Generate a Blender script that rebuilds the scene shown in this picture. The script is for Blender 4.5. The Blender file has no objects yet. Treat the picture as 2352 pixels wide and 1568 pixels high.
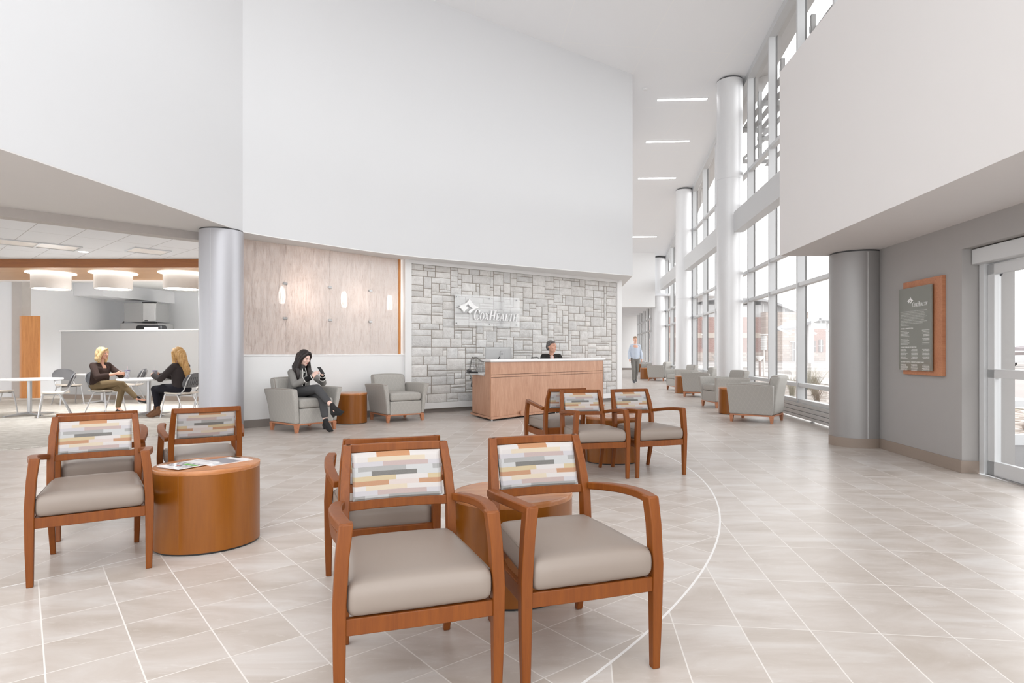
import bpy, math, random
from mathutils import Vector, Matrix, Euler, noise
random.seed(7)
PI = math.pi
S = bpy.context.scene
COL = S.collection

# ------------------------------------------------------------------ camera, world, exposure
cam_d = bpy.data.cameras.new('camera'); cam = bpy.data.objects.new('camera', cam_d); COL.objects.link(cam)
cam.location = (0, 0, 1.2); cam.rotation_euler = (PI/2, 0, 0)
cam_d.sensor_width = 36.0; cam_d.lens = 36.0*1400/2352; cam_d.shift_y = 26/2352; cam_d.clip_end = 600; cam_d.clip_start = 0.05
S.camera = cam
W = bpy.data.worlds.new('overcast_sky'); S.world = W; W.use_nodes = True
_n = W.node_tree; _n.nodes.clear()
_o = _n.nodes.new('ShaderNodeOutputWorld'); _b = _n.nodes.new('ShaderNodeBackground')
_tc = _n.nodes.new('ShaderNodeTexCoord'); _nz = _n.nodes.new('ShaderNodeTexNoise'); _mp = _n.nodes.new('ShaderNodeMapping')
_cr = _n.nodes.new('ShaderNodeValToRGB')
_mp.inputs['Scale'].default_value = (1, 1, 4); _nz.inputs['Scale'].default_value = 1.6; _nz.inputs['Detail'].default_value = 5
_cr.color_ramp.elements[0].position = .3; _cr.color_ramp.elements[0].color = (.84, .87, .90, 1)
_cr.color_ramp.elements[1].position = .65; _cr.color_ramp.elements[1].color = (1, .995, .985, 1)
_n.links.new(_tc.outputs['Generated'], _mp.inputs['Vector']); _n.links.new(_mp.outputs[0], _nz.inputs['Vector'])
_n.links.new(_nz.outputs[0], _cr.inputs[0]); _n.links.new(_cr.outputs[0], _b.inputs['Color'])
# overcast sky, brighter on the side of the glass wall
_sx = _n.nodes.new('ShaderNodeSeparateXYZ'); _n.links.new(_tc.outputs['Generated'], _sx.inputs[0])
_mr = _n.nodes.new('ShaderNodeMapRange'); _n.links.new(_sx.outputs[0], _mr.inputs[0])
_mr.inputs[1].default_value = -.2; _mr.inputs[2].default_value = .9; _mr.inputs[3].default_value = 1.45; _mr.inputs[4].default_value = 2.3
_n.links.new(_mr.outputs[0], _b.inputs['Strength'])
_n.links.new(_b.outputs[0], _o.inputs['Surface'])
S.view_settings.view_transform = 'Standard'; S.view_settings.look = 'None'
S.view_settings.gamma = 1.0; S.view_settings.use_curve_mapping = False
S.view_settings.exposure = 0.7
S.cycles.max_bounces = 9; S.cycles.diffuse_bounces = 5; S.cycles.transparent_max_bounces = 16; S.cycles.use_adaptive_sampling = True; S.cycles.adaptive_threshold = .02
S.cycles.use_denoising = True
S.cycles.caustics_reflective = False; S.cycles.caustics_refractive = False
S.cycles.sample_clamp_indirect = 4.0

def lamp(name, kind, loc, energy, color=(1, 1, 1), size=None, size_y=None, rot=(0, 0, 0), parent=None, spot=None):
    d = bpy.data.lights.new(name, kind); d.energy = energy; d.color = color
    if kind == 'AREA':
        d.shape = 'RECTANGLE'; d.size = size; d.size_y = size_y or size
    elif size is not None: d.shadow_soft_size = size
    if spot: d.spot_size = spot; d.spot_blend = .8
    o = bpy.data.objects.new(name, d); o.location = loc; o.rotation_euler = rot; COL.objects.link(o)
    if parent: o.parent = parent
    return o

# ------------------------------------------------------------------ helpers: materials
def lin(c):
    c = c/255.0
    return c/12.92 if c <= .04045 else ((c+.055)/1.055)**2.4
def rgb(r, g, b): return (lin(r), lin(g), lin(b), 1)

class NT:
    def __init__(s, m): s.t = m.node_tree; s.n = s.t.nodes; s.l = s.t.links
    def new(s, k, **kw):
        x = s.n.new(k)
        for a, v in kw.items(): setattr(x, a, v)
        return x
    def put(s, inp, v):
        if isinstance(v, bpy.types.NodeSocket): s.l.new(v, inp)
        else: inp.default_value = v
    def math(s, op, a, b=None, c=None):
        x = s.new('ShaderNodeMath', operation=op)
        s.put(x.inputs[0], a)
        if b is not None: s.put(x.inputs[1], b)
        if c is not None: s.put(x.inputs[2], c)
        return x.outputs[0]
    def mix(s, f, a, b, mode='MIX'):
        x = s.new('ShaderNodeMix', data_type='RGBA', blend_type=mode)
        s.put(x.inputs[0], f); s.put(x.inputs[6], a); s.put(x.inputs[7], b)
        return x.outputs[2]
    def coord(s, which='Object', scale=(1, 1, 1), rot=(0, 0, 0), loc=(0, 0, 0)):
        t = s.new('ShaderNodeTexCoord'); m = s.new('ShaderNodeMapping')
        s.l.new(t.outputs[which], m.inputs[0]); m.inputs['Scale'].default_value = scale
        m.inputs['Rotation'].default_value = rot; m.inputs['Location'].default_value = loc
        return m.outputs[0]
    def noise(s, vec, scale=5, detail=4, rough=.55, dist=0):
        x = s.new('ShaderNodeTexNoise'); s.put(x.inputs['Vector'], vec)
        x.inputs['Scale'].default_value = scale; x.inputs['Detail'].default_value = detail
        x.inputs['Roughness'].default_value = rough; x.inputs['Distortion'].default_value = dist
        return x.outputs[0]
    def ramp(s, f, stops):
        x = s.new('ShaderNodeValToRGB'); s.put(x.inputs[0], f); e = x.color_ramp.elements
        while len(e) > 1: e.remove(e[-1])
        e[0].position = stops[0][0]; e[0].color = stops[0][1]
        for p, c in stops[1:]:
            k = e.new(p); k.color = c
        return x.outputs[0]
    def bump(s, h, strength=.2, dist=.01):
        x = s.new('ShaderNodeBump'); s.put(x.inputs['Height'], h)
        x.inputs['Strength'].default_value = strength; x.inputs['Distance'].default_value = dist
        return x.outputs[0]

def mat(name, col, rough=.5, metal=0.0, spec=.5, nscale=None, namt=.06, bump=0, bscale=40, bdist=.002, stretch=(1, 1, 1), coat=0):
    m = bpy.data.materials.new(name); m.use_nodes = True; t = NT(m); b = t.n['Principled BSDF']
    b.inputs['Roughness'].default_value = rough; b.inputs['Metallic'].default_value = metal
    b.inputs['Specular IOR Level'].default_value = spec; b.inputs['Coat Weight'].default_value = coat
    v = t.coord('Object', stretch)
    f = t.noise(v, nscale or 6, 4)
    lo = tuple(max(0, c*(1-namt)) for c in col[:3])+(1,); hi = tuple(min(1, c*(1+namt)) for c in col[:3])+(1,)
    t.put(b.inputs['Base Color'], t.mix(f, lo, hi))
    if bump: t.put(b.inputs['Normal'], t.bump(t.noise(v, bscale, 3), bump, bdist))
    return m

def wood(name, c1, c2, scale=1.0, rough=.35, axis=2, coat=.2, spec=.5, bandy=1.0):
    m = bpy.data.materials.new(name); m.use_nodes = True; t = NT(m); b = t.n['Principled BSDF']
    st = [14, 14, 14]; st[axis] = 1.1
    v = t.coord('Object', tuple(x*scale for x in st))
    a = t.noise(v, 2.2, 5, .6, .6); g = t.noise(v, 14, 2, .6)
    st2 = [3, 3, 3]; st2[axis] = .5
    w = t.noise(t.coord('Object', tuple(x*scale for x in st2)), 1.2, 3, .5, .4)
    f = t.math('ADD', t.math('MULTIPLY', a, .55), t.math('ADD', t.math('MULTIPLY', g, .2), t.math('MULTIPLY', w, .25*bandy)))
    t.put(b.inputs['Base Color'], t.ramp(f, [(.36, c1), (.64, c2)]))
    b.inputs['Roughness'].default_value = rough; b.inputs['Coat Weight'].default_value = coat
    b.inputs['Coat Roughness'].default_value = .25; b.inputs['Specular IOR Level'].default_value = spec
    return m

def emis(name, col, strength):
    m = bpy.data.materials.new(name); m.use_nodes = True; t = NT(m)
    t.n.clear(); e = t.new('ShaderNodeEmission'); o = t.new('ShaderNodeOutputMaterial')
    e.inputs[0].default_value = col; e.inputs[1].default_value = strength; t.l.new(e.outputs[0], o.inputs[0])
    return m

def glass_mat(name, tint=(1, 1, 1, 1), refl=.02):
    m = bpy.data.materials.new(name); m.use_nodes = True; t = NT(m); t.n.clear()
    o = t.new('ShaderNodeOutputMaterial'); tr = t.new('ShaderNodeBsdfTransparent'); gl = t.new('ShaderNodeBsdfGlossy')
    mx = t.new('ShaderNodeMixShader'); lw = t.new('ShaderNodeLayerWeight'); lw.inputs[0].default_value = .25
    tr.inputs[0].default_value = tint; gl.inputs['Roughness'].default_value = .02
    t.l.new(t.math('ADD', t.math('MULTIPLY', lw.outputs['Fresnel'], .28), refl*.3), mx.inputs[0])
    t.l.new(tr.outputs[0], mx.inputs[1]); t.l.new(gl.outputs[0], mx.inputs[2]); t.l.new(mx.outputs[0], o.inputs[0])
    return m

def attr_mat(name, rough=.8, bump=.15, bscale=300, bdist=.001, namt=.5):
    m = bpy.data.materials.new(name); m.use_nodes = True; t = NT(m); b = t.n['Principled BSDF']
    a = t.new('ShaderNodeAttribute', attribute_name='Col')
    v = t.coord('Object'); f = t.noise(v, bscale, 3)
    t.put(b.inputs['Base Color'], t.mix(t.math('MULTIPLY', f, namt*.3), a.outputs['Color'], (.5, .5, .5, 1)))
    b.inputs['Roughness'].default_value = rough
    t.put(b.inputs['Normal'], t.bump(f, bump, bdist))
    return m

M = {}
M['white'] = mat('white_paint', rgb(238, 238, 238), .75, spec=.25, namt=.01)
M['bulkhead'] = mat('bulkhead_white_paint', rgb(217, 218, 220), .8, spec=.2, namt=.01, nscale=.6)
M['bulk_r'] = mat('warm_white_paint', rgb(222, 219, 218), .8, spec=.2, namt=.015, nscale=.6)
M['gray_wall'] = mat('warm_gray_paint', rgb(166, 163, 161), .7, spec=.3, namt=.02)
M['soffit'] = mat('soffit_paint', rgb(222, 220, 219), .8, spec=.2, namt=.01)
M['cafe_wall'] = mat('cafe_wall_paint', rgb(236, 237, 240), .8, spec=.2, namt=.01)
M['half_wall'] = mat('half_wall_paint', rgb(186, 187, 188), .8, spec=.2, namt=.01)
M['base_taupe'] = mat('taupe_rubber_base', rgb(150, 136, 125), .55, namt=.04)
M['base_gray'] = mat('gray_rubber_base', rgb(140, 132, 127), .55, namt=.04)
M['col'] = mat('silver_column_metal', rgb(184, 184, 189), .4, metal=.4, spec=.5, namt=.01)
M['col_w'] = mat('pale_column_metal', rgb(226, 226, 227), .42, metal=.25, spec=.5, namt=.01)
M['col_gray'] = mat('grey_column_metal', rgb(158, 156, 155), .42, metal=.35, namt=.01)
M['frame'] = mat('silver_aluminium_frame', rgb(208, 209, 210), .42, metal=.1, namt=.01)
M['gasket'] = mat('dark_window_gasket', rgb(80, 78, 76), .6)
M['glass'] = glass_mat('window_glass')
M['cherry'] = wood('cherry_wood', rgb(112, 56, 14), rgb(132, 72, 20), 1.2, .42, coat=.04, spec=.35)
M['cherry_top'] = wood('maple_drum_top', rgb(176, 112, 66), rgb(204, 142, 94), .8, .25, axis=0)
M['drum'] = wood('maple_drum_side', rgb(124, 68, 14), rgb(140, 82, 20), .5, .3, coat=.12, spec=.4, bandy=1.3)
M['desk'] = wood('desk_veneer', rgb(174, 126, 98), rgb(202, 158, 130), 1.6, .45, coat=.05)
M['panel_wood'] = wood('plaque_wood', rgb(170, 108, 76), rgb(196, 136, 100), 1.6, .5, axis=1, coat=.05)
M['orange_wood'] = wood('golden_wood_panel', rgb(196, 124, 58), rgb(220, 152, 84), .8, .5)
M['canopy'] = wood('canopy_wood', rgb(186, 140, 96), rgb(208, 166, 122), .8, .5, axis=0)
M['canopy_edge'] = wood('canopy_edge_wood', rgb(136, 80, 34), rgb(156, 96, 44), .8, .5, axis=0)
M['seat_tan'] = mat('taupe_vinyl', rgb(143, 131, 122), .42, namt=.03, bump=.05, bscale=120, bdist=.0008)
M['piping'] = mat('taupe_piping', rgb(128, 116, 106), .5)
M['weave'] = attr_mat('patterned_upholstery')
M['white_top'] = mat('white_solid_surface', rgb(240, 240, 240), .25, namt=.01)
M['black'] = mat('black_plastic', rgb(30, 30, 32), .45)
M['dark'] = mat('dark_gray', rgb(70, 70, 72), .5)
M['steel'] = mat('brushed_steel', rgb(178, 178, 178), .3, metal=.7, stretch=(1, 1, 20))
M['chrome'] = mat('satin_chrome_tube', rgb(200, 200, 202), .28, metal=.6)
M['plastic_gray'] = mat('gray_shell_plastic', rgb(112, 113, 117), .45)
M['seat_cream'] = mat('cream_seat_pad', rgb(222, 214, 204), .6)
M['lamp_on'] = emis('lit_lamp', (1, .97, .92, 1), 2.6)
M['lamp_strip'] = emis('lit_strip', (1, 1, 1, 1), 7)
M['shade'] = mat('white_fabric_shade', rgb(214, 210, 206), .9, bump=.1, bscale=300)

def armchair_fabric():
    m = bpy.data.materials.new('quilted_gray_fabric'); m.use_nodes = True; t = NT(m); b = t.n['Principled BSDF']
    v = t.coord('Object'); s = t.new('ShaderNodeSeparateXYZ'); t.put(s.inputs[0], v)
    h = t.math('ADD', s.outputs[0], s.outputs[1])
    def lines(sign):
        q = t.math('FRACT', t.math('MULTIPLY', t.math('ADD', t.math('MULTIPLY', h, 1.5), t.math('MULTIPLY', s.outputs[2], sign)), 8.5))
        return t.math('LESS_THAN', t.math('ABSOLUTE', t.math('SUBTRACT', q, .5)), .045)
    L = t.math('MAXIMUM', lines(1), lines(-1))
    f = t.noise(v, 260, 3)
    base = t.mix(f, rgb(160, 157, 152), rgb(186, 183, 178))
    t.put(b.inputs['Base Color'], t.mix(t.math('MULTIPLY', L, .2), base, rgb(206, 201, 194)))
    b.inputs['Roughness'].default_value = .85; b.inputs['Specular IOR Level'].default_value = .25
    t.put(b.inputs['Normal'], t.bump(f, .2, .001))
    return m
M['quilt'] = armchair_fabric()

def floor_tiles():
    m = bpy.data.materials.new('porcelain_floor_tiles'); m.use_nodes = True; t = NT(m); b = t.n['Principled BSDF']
    v = t.coord('Object'); s = t.new('ShaderNodeSeparateXYZ'); t.put(s.inputs[0], v); X, Y = s.outputs[0], s.outputs[1]
    def line(a, bb, off, size):   # a*X + b*Y - off, in tiles
        return t.math('DIVIDE', t.math('SUBTRACT', t.math('ADD', t.math('MULTIPLY', X, a), t.math('MULTIPLY', Y, bb)), off), size)
    def edge(q, size, w=.0028):
        fr = t.math('FRACT', q); d = t.math('MINIMUM', fr, t.math('SUBTRACT', 1.0, fr))
        return t.math('LESS_THAN', t.math('MULTIPLY', d, size), w)
    u1 = line(.993, -.117, .9715, .289); v1 = line(.117, .993, 3.356, .586)
    u2 = line(.779, .627, .356, .287); v2 = line(.627, -.779, -3.468, .298)
    g1 = t.math('MAXIMUM', edge(u1, .289), edge(v1, .586, .0025)); g2 = t.math('MAXIMUM', edge(u2, .287), edge(v2, .298, .0025))
    def dist(cx, cy):
        a = t.math('SUBTRACT', X, cx); c = t.math('SUBTRACT', Y, cy)
        return t.math('SQRT', t.math('ADD', t.math('MULTIPLY', a, a), t.math('MULTIPLY', c, c)))
    dA = dist(-4.66, 6.463); dB = dist(-9.589, 9.951)
    z = t.math('MULTIPLY', t.math('LESS_THAN', dA, 6.498), t.math('GREATER_THAN', dB, 9.769))
    arcA = t.math('LESS_THAN', t.math('ABSOLUTE', t.math('SUBTRACT', dA, 6.498)), .006)
    arcB = t.math('LESS_THAN', t.math('ABSOLUTE', t.math('SUBTRACT', dB, 9.769)), .005)
    arc = t.math('MAXIMUM', arcA, arcB)
    def sel(a, c): return t.math('ADD', t.math('MULTIPLY', a, t.math('SUBTRACT', 1.0, z)), t.math('MULTIPLY', c, z))
    g = sel(g1, g2)
    cell = t.new('ShaderNodeCombineXYZ')
    t.put(cell.inputs[0], t.math('FLOOR', sel(u1, u2))); t.put(cell.inputs[1], t.math('FLOOR', sel(v1, v2))); t.put(cell.inputs[2], z)
    wn = t.new('ShaderNodeTexWhiteNoise'); t.put(wn.inputs[0], cell.outputs[0])
    sh = t.new('ShaderNodeVectorMath', operation='MULTIPLY_ADD'); t.put(sh.inputs[0], wn.outputs['Color']); sh.inputs[1].default_value = (30, 30, 30); t.put(sh.inputs[2], v)
    vr = t.new('ShaderNodeMapping'); t.put(vr.inputs[0], sh.outputs[0]); vr.inputs['Scale'].default_value = (1, 3.2, 1); vr.inputs['Rotation'].default_value = (0, 0, .5)
    cloud = t.noise(vr.outputs[0], 1.3, 6, .62, .8); fine = t.noise(vr.outputs[0], 9, 5, .7, .6)
    base = t.ramp(cloud, [(.3, rgb(180, 169, 159)), (.5, rgb(198, 189, 182)), (.68, rgb(212, 207, 203))])
    base = t.mix(t.math('MULTIPLY', wn.outputs[0], .34), base, rgb(186, 175, 165))
    base = t.mix(t.math('MULTIPLY', t.math('GREATER_THAN', fine, .62), .18), base, rgb(222, 218, 214))
    c = t.mix(g, base, rgb(226, 221, 216)); c = t.mix(arc, c, rgb(236, 234, 232))
    t.put(b.inputs['Base Color'], c)
    t.put(b.inputs['Roughness'], t.math('ADD', t.math('MULTIPLY', fine, .12), t.math('ADD', t.math('MULTIPLY', g, .25), .27)))
    b.inputs['Specular IOR Level'].default_value = .55
    t.put(b.inputs['Normal'], t.bump(t.math('SUBTRACT', t.math('MULTIPLY', fine, .25), t.math('MAXIMUM', g, arc)), .25, .002))
    return m
M['tiles'] = floor_tiles()

def carpet():
    m = bpy.data.materials.new('beige_loop_carpet'); m.use_nodes = True; t = NT(m); b = t.n['Principled BSDF']
    v = t.coord('Object', (1, 5, 1), (0, 0, .3)); f = t.noise(v, 4, 6, .75)
    t.put(b.inputs['Base Color'], t.ramp(f, [(.35, rgb(174, 167, 158)), (.5, rgb(200, 195, 187)), (.65, rgb(220, 216, 210))]))
    b.inputs['Roughness'].default_value = .95; b.inputs['Specular IOR Level'].default_value = .1
    t.put(b.inputs['Normal'], t.bump(t.noise(t.coord('Object'), 160, 2), .4, .004))
    return m
M['carpet'] = carpet()

def grid_ceiling(name, base, line, sx, sy, rot=0.0, off=(0, 0), w=.006):
    m = bpy.data.materials.new(name); m.use_nodes = True; t = NT(m); b = t.n['Principled BSDF']
    v = t.coord('Object', (1, 1, 1), (0, 0, rot)); s = t.new('ShaderNodeSeparateXYZ'); t.put(s.inputs[0], v)
    def e(q, size, o):
        fr = t.math('FRACT', t.math('DIVIDE', t.math('SUBTRACT', q, o), size)); d = t.math('MINIMUM', fr, t.math('SUBTRACT', 1.0, fr))
        return t.math('LESS_THAN', t.math('MULTIPLY', d, size), w)
    g = t.math('MAXIMUM', e(s.outputs[0], sx, off[0]), e(s.outputs[1], sy, off[1]))
    t.put(b.inputs['Base Color'], t.mix(g, base, line))
    b.inputs['Roughness'].default_value = .85; b.inputs['Specular IOR Level'].default_value = .2
    t.put(b.inputs['Normal'], t.bump(t.noise(v, 90, 2), .05, .002))
    return m
M['ceiling'] = grid_ceiling('panelled_ceiling', rgb(243, 244, 246), rgb(246, 246, 246), 1.9, 2.48, -.11, (.6, .55), .008)
M['tile_ceil'] = grid_ceiling('lay_in_ceiling_tiles', rgb(228, 229, 232), rgb(186, 184, 184), 1.2, .6, .75, (0, 0), .006)

# ------------------------------------------------------------------ helpers: meshes
class MB:
    def __init__(s): s.v = []; s.f = []; s.c = []; s.mi = []; s.cur = 0; s.col = None
    def add(s, vs, fs):
        k = len(s.v); s.v += [tuple(p) for p in vs]
        for f in fs: s.f.append(tuple(i+k for i in f)); s.mi.append(s.cur); s.c.append(s.col)
    def box(s, x0, x1, y0, y1, z0, z1, T=None):
        p = [Vector(q) for q in ((x0, y0, z0), (x1, y0, z0), (x1, y1, z0), (x0, y1, z0), (x0, y0, z1), (x1, y0, z1), (x1, y1, z1), (x0, y1, z1))]
        if T is not None: p = [T @ q for q in p]
        s.add(p, [(0, 3, 2, 1), (4, 5, 6, 7), (0, 1, 5, 4), (1, 2, 6, 5), (2, 3, 7, 6), (3, 0, 4, 7)])
    def ring(s, rings, cap=True, closed=False):
        n = len(rings[0]); vs = [p for r in rings for p in r]; fs = []
        m = len(rings)
        for i in range(m if closed else m-1):
            a, b = i*n, ((i+1) % m)*n
            for j in range(n): fs.append((a+j, a+(j+1) % n, b+(j+1) % n, b+j))
        if cap and not closed:
            fs.append(tuple(range(n-1, -1, -1))); fs.append(tuple((m-1)*n+j for j in range(n)))
        s.add(vs, fs)
    def sweep(s, pts, ws, hs, up=(0, 0, 1), closed=False, caps=True):   # rectangular section swept along pts
        pts = [Vector(p) for p in pts]; n = len(pts); up = Vector(up)
        if not isinstance(ws, (list, tuple)): ws = [ws]*n
        if not isinstance(hs, (list, tuple)): hs = [hs]*n
        R = []
        for i, p in enumerate(pts):
            if closed: d = pts[(i+1) % n]-pts[i-1]
            else: d = pts[min(i+1, n-1)]-pts[max(i-1, 0)]
            d.normalize(); a = d.cross(up)
            if a.length < 1e-5: a = Vector((1, 0, 0))
            a.normalize(); u = a.cross(d).normalized()
            w, h = ws[i]/2, hs[i]/2
            R.append([p-a*w-u*h, p+a*w-u*h, p+a*w+u*h, p-a*w+u*h])
        s.ring(R, caps, closed)
    def leg(s, secs):      # stack of horizontal rectangles (x, y, z, wx, wy)
        s.ring([[Vector((x-a/2, y-b/2, z)), Vector((x+a/2, y-b/2, z)), Vector((x+a/2, y+b/2, z)), Vector((x-a/2, y+b/2, z))] for x, y, z, a, b in secs])
    def tube(s, pts, r, n=10, caps=True):
        pts = [Vector(p) for p in pts]; m = len(pts)
        if not isinstance(r, (list, tuple)): r = [r]*m
        R = []; a = None
        for i, p in enumerate(pts):
            d = (pts[min(i+1, m-1)]-pts[max(i-1, 0)]).normalized()
            if a is None:
                a = d.orthogonal().normalized()
            else:
                a = (a-d*a.dot(d)).normalized()
            b = d.cross(a)
            R.append([p+(a*math.cos(2*PI*k/n)+b*math.sin(2*PI*k/n))*r[i] for k in range(n)])
        s.ring(R, caps)
    def lathe(s, prof, n=48, c=(0, 0), sx=1, sy=1):
        s.ring([[Vector((c[0]+r*sx*math.cos(2*PI*k/n), c[1]+r*sy*math.sin(2*PI*k/n), z)) for k in range(n)] for r, z in prof])
    def prism(s, poly, z0, z1):
        n = len(poly)
        s.add([(x, y, z0) for x, y in poly]+[(x, y, z1) for x, y in poly],
              [tuple(range(n-1, -1, -1)), tuple(range(n, 2*n))]+[(i, (i+1) % n, n+(i+1) % n, n+i) for i in range(n)])
    def plate(s, poly, T, t):   # 2-D outline in a local frame T (u, v, normal), extruded by t
        n = len(poly); a = [T @ Vector((x, y, 0)) for x, y in poly]; b = [T @ Vector((x, y, t)) for x, y in poly]
        s.add(a+b, [tuple(range(n-1, -1, -1)), tuple(range(n, 2*n))]+[(i, (i+1) % n, n+(i+1) % n, n+i) for i in range(n)])
    def rbox(s, x0, x1, y0, y1, z0, z1, r, fn=None, n=12):
        c = Vector(((x0+x1)/2, (y0+y1)/2, (z0+z1)/2)); h = Vector(((x1-x0)/2, (y1-y0)/2, (z1-z0)/2)); r = min(r, min(h)*.999)
        g = [-math.cos(PI*i/n) for i in range(n+1)]
        idx = {}; vs = []; fs = []
        def V(a, b, cc):
            k = (round(a, 5), round(b, 5), round(cc, 5))
            if k not in idx:
                q = Vector((a*h.x, b*h.y, cc*h.z)); inn = Vector([max(-(h[i]-r), min(h[i]-r, q[i])) for i in range(3)])
                d = q-inn
                if d.length > 1e-9: q = inn+d.normalized()*r
                q = q+c
                if fn: q = Vector(fn(q.x, q.y, q.z))
                idx[k] = len(vs); vs.append(q)
            return idx[k]
        for i in range(n):
            for j in range(n):
                a0, a1, b0, b1 = g[i], g[i+1], g[j], g[j+1]
                fs.append((V(a0, b0, 1), V(a1, b0, 1), V(a1, b1, 1), V(a0, b1, 1)))
                fs.append((V(a0, b1, -1), V(a1, b1, -1), V(a1, b0, -1), V(a0, b0, -1)))
                fs.append((V(a0, -1, b0), V(a1, -1, b0), V(a1, -1, b1), V(a0, -1, b1)))
                fs.append((V(a0, 1, b1), V(a1, 1, b1), V(a1, 1, b0), V(a0, 1, b0)))
                fs.append((V(-1, a0, b1), V(-1, a1, b1), V(-1, a1, b0), V(-1, a0, b0)))
                fs.append((V(1, a0, b0), V(1, a1, b0), V(1, a1, b1), V(1, a0, b1)))
        s.add(vs, fs)
    def ball(s, c, r, n=16, m=10):
        if not isinstance(r, (list, tuple)): r = (r, r, r)
        R = []
        for i in range(m+1):
            a = PI*(i+.001)/(m+.002); R.append([Vector((c[0]+r[0]*math.sin(a)*math.cos(2*PI*k/n), c[1]+r[1]*math.sin(a)*math.sin(2*PI*k/n), c[2]-r[2]*math.cos(a))) for k in range(n)])
        s.ring(R)
    def build(s, name, mats, parent=None, bev=0, smooth=True, seg=2, ang=35):
        me = bpy.data.meshes.new(name); me.from_pydata(s.v, [], s.f)
        if not isinstance(mats, (list, tuple)): mats = [mats]
        for m in mats: me.materials.append(m)
        me.polygons.foreach_set('material_index', s.mi)
        if any(c is not None for c in s.c):
            at = me.color_attributes.new('Col', 'FLOAT_COLOR', 'CORNER')
            for p in me.polygons:
                cc = s.c[p.index] or (.5, .5, .5, 1)
                for li in p.loop_indices: at.data[li].color = cc
        me.update()
        if smooth: me.shade_smooth(); me.set_sharp_from_angle(angle=math.radians(ang))
        o = bpy.data.objects.new(name, me); COL.objects.link(o)
        if parent: o.parent = parent
        if bev:
            b = o.modifiers.new('bevel', 'BEVEL'); b.width = bev; b.segments = seg; b.limit_method = 'ANGLE'; b.angle_limit = math.radians(40)
        return o

def tag(o, label=None, cat=None, group=None, kind=None):
    if label: o['label'] = label
    if cat: o['category'] = cat
    if group: o['group'] = group
    if kind: o['kind'] = kind
    return o
def thing(name, label=None, cat=None, loc=(0, 0, 0), rot=0, group=None, kind=None):
    o = bpy.data.objects.new(name, None); COL.objects.link(o); o.location = loc; o.rotation_euler = (0, 0, rot); o.empty_display_size = .1
    return tag(o, label, cat, group, kind)
def copy_tree(o, parent=None):
    c = o.copy(); COL.objects.link(c); c.parent = parent
    for ch in [x for x in o.children]: copy_tree(ch, c)
    return c
_used = set()
def place(proto, loc, rot, label, group=None):
    o = proto if proto.name not in _used else copy_tree(proto)
    _used.add(proto.name); o.location = loc; o.rotation_euler = (0, 0, rot); o['label'] = label
    if group: o['group'] = group
    return o
def rotm(deg): return Matrix.Rotation(math.radians(deg), 4, 'Z')
def spline(pts, k=6):
    P = [Vector(p) for p in pts]; out = []
    for i in range(len(P)-1):
        a, b, c, d = P[max(i-1, 0)], P[i], P[i+1], P[min(i+2, len(P)-1)]
        for j in range(k):
            t = j/k; out.append(.5*((2*b)+(c-a)*t+(2*a-5*b+4*c-d)*t*t+(-a+3*b-3*c+d)*t**3))
    out.append(P[-1]); return out

# ================================================================== THE SETTING
def gx(y): return 4.10+.11*y          # glass line
PROF = [(2, 8.3), (9, 8.15), (12, 8.0), (14.4, 7.78), (15.5, 7.65), (18, 7.4), (20.5, 7.1), (23, 6.68), (25.5, 6.08), (27.5, 5.72), (29, 5.4)]
def cz(y):
    if y <= PROF[0][0]: return PROF[0][1]
    for (a, b), (c, d) in zip(PROF, PROF[1:]):
        if y <= c: return b+(d-b)*(y-a)/(c-a)
    return 5.4-.06*(y-29)

m = MB(); m.add([(-20, -1, 0), (4.5, -1, 0), (4.62, 6, 0), (gx(8)+.1, 8, 0), (gx(30)+.1, 30, 0), (gx(44)+1.2, 44, 0), (-20, 44, 0)], [(0, 1, 2, 3, 4, 5, 6)])
tag(m.build('floor', M['tiles']), kind='structure')
m = MB(); m.prism([(-7.9, 5.6), (-6.3, 7.42), (-5.2, 8.7), (-4.45, 9.55), (-4.6, 9.9), (-2.6, 12.6), (-2.6, 21), (-16.5, 21), (-16.5, 5.6)], .001, .012)
tag(m.build('floor_carpet', M['carpet']), kind='structure')

# main curved ceiling
m = MB(); ys = [2+.5*i for i in range(55)]; R = []
for y in ys:
    z = cz(y); R.append([Vector((-6, y, z)), Vector((gx(y)-.02, y, z)), Vector((gx(y)-.02, y, z+.25)), Vector((-6, y, z+.25))])
m.ring(R)
tag(m.build('ceiling', M['ceiling']), kind='structure')
# roof overhang beyond the glass
m = MB(); R = []
for y in ys:
    z = cz(y)+.05; R.append([Vector((gx(y)+.12, y, z)), Vector((gx(y)+.5, y, z+.02)), Vector((gx(y)+.5, y, z+.3)), Vector((gx(y)+.12, y, z+.3))])
m.ring(R)
tag(m.build('roof_overhang', mat('gray_soffit_metal', rgb(200, 198, 196), .6), None), 'grey metal roof overhang outside above the tall glass wall', 'roof')

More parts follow.
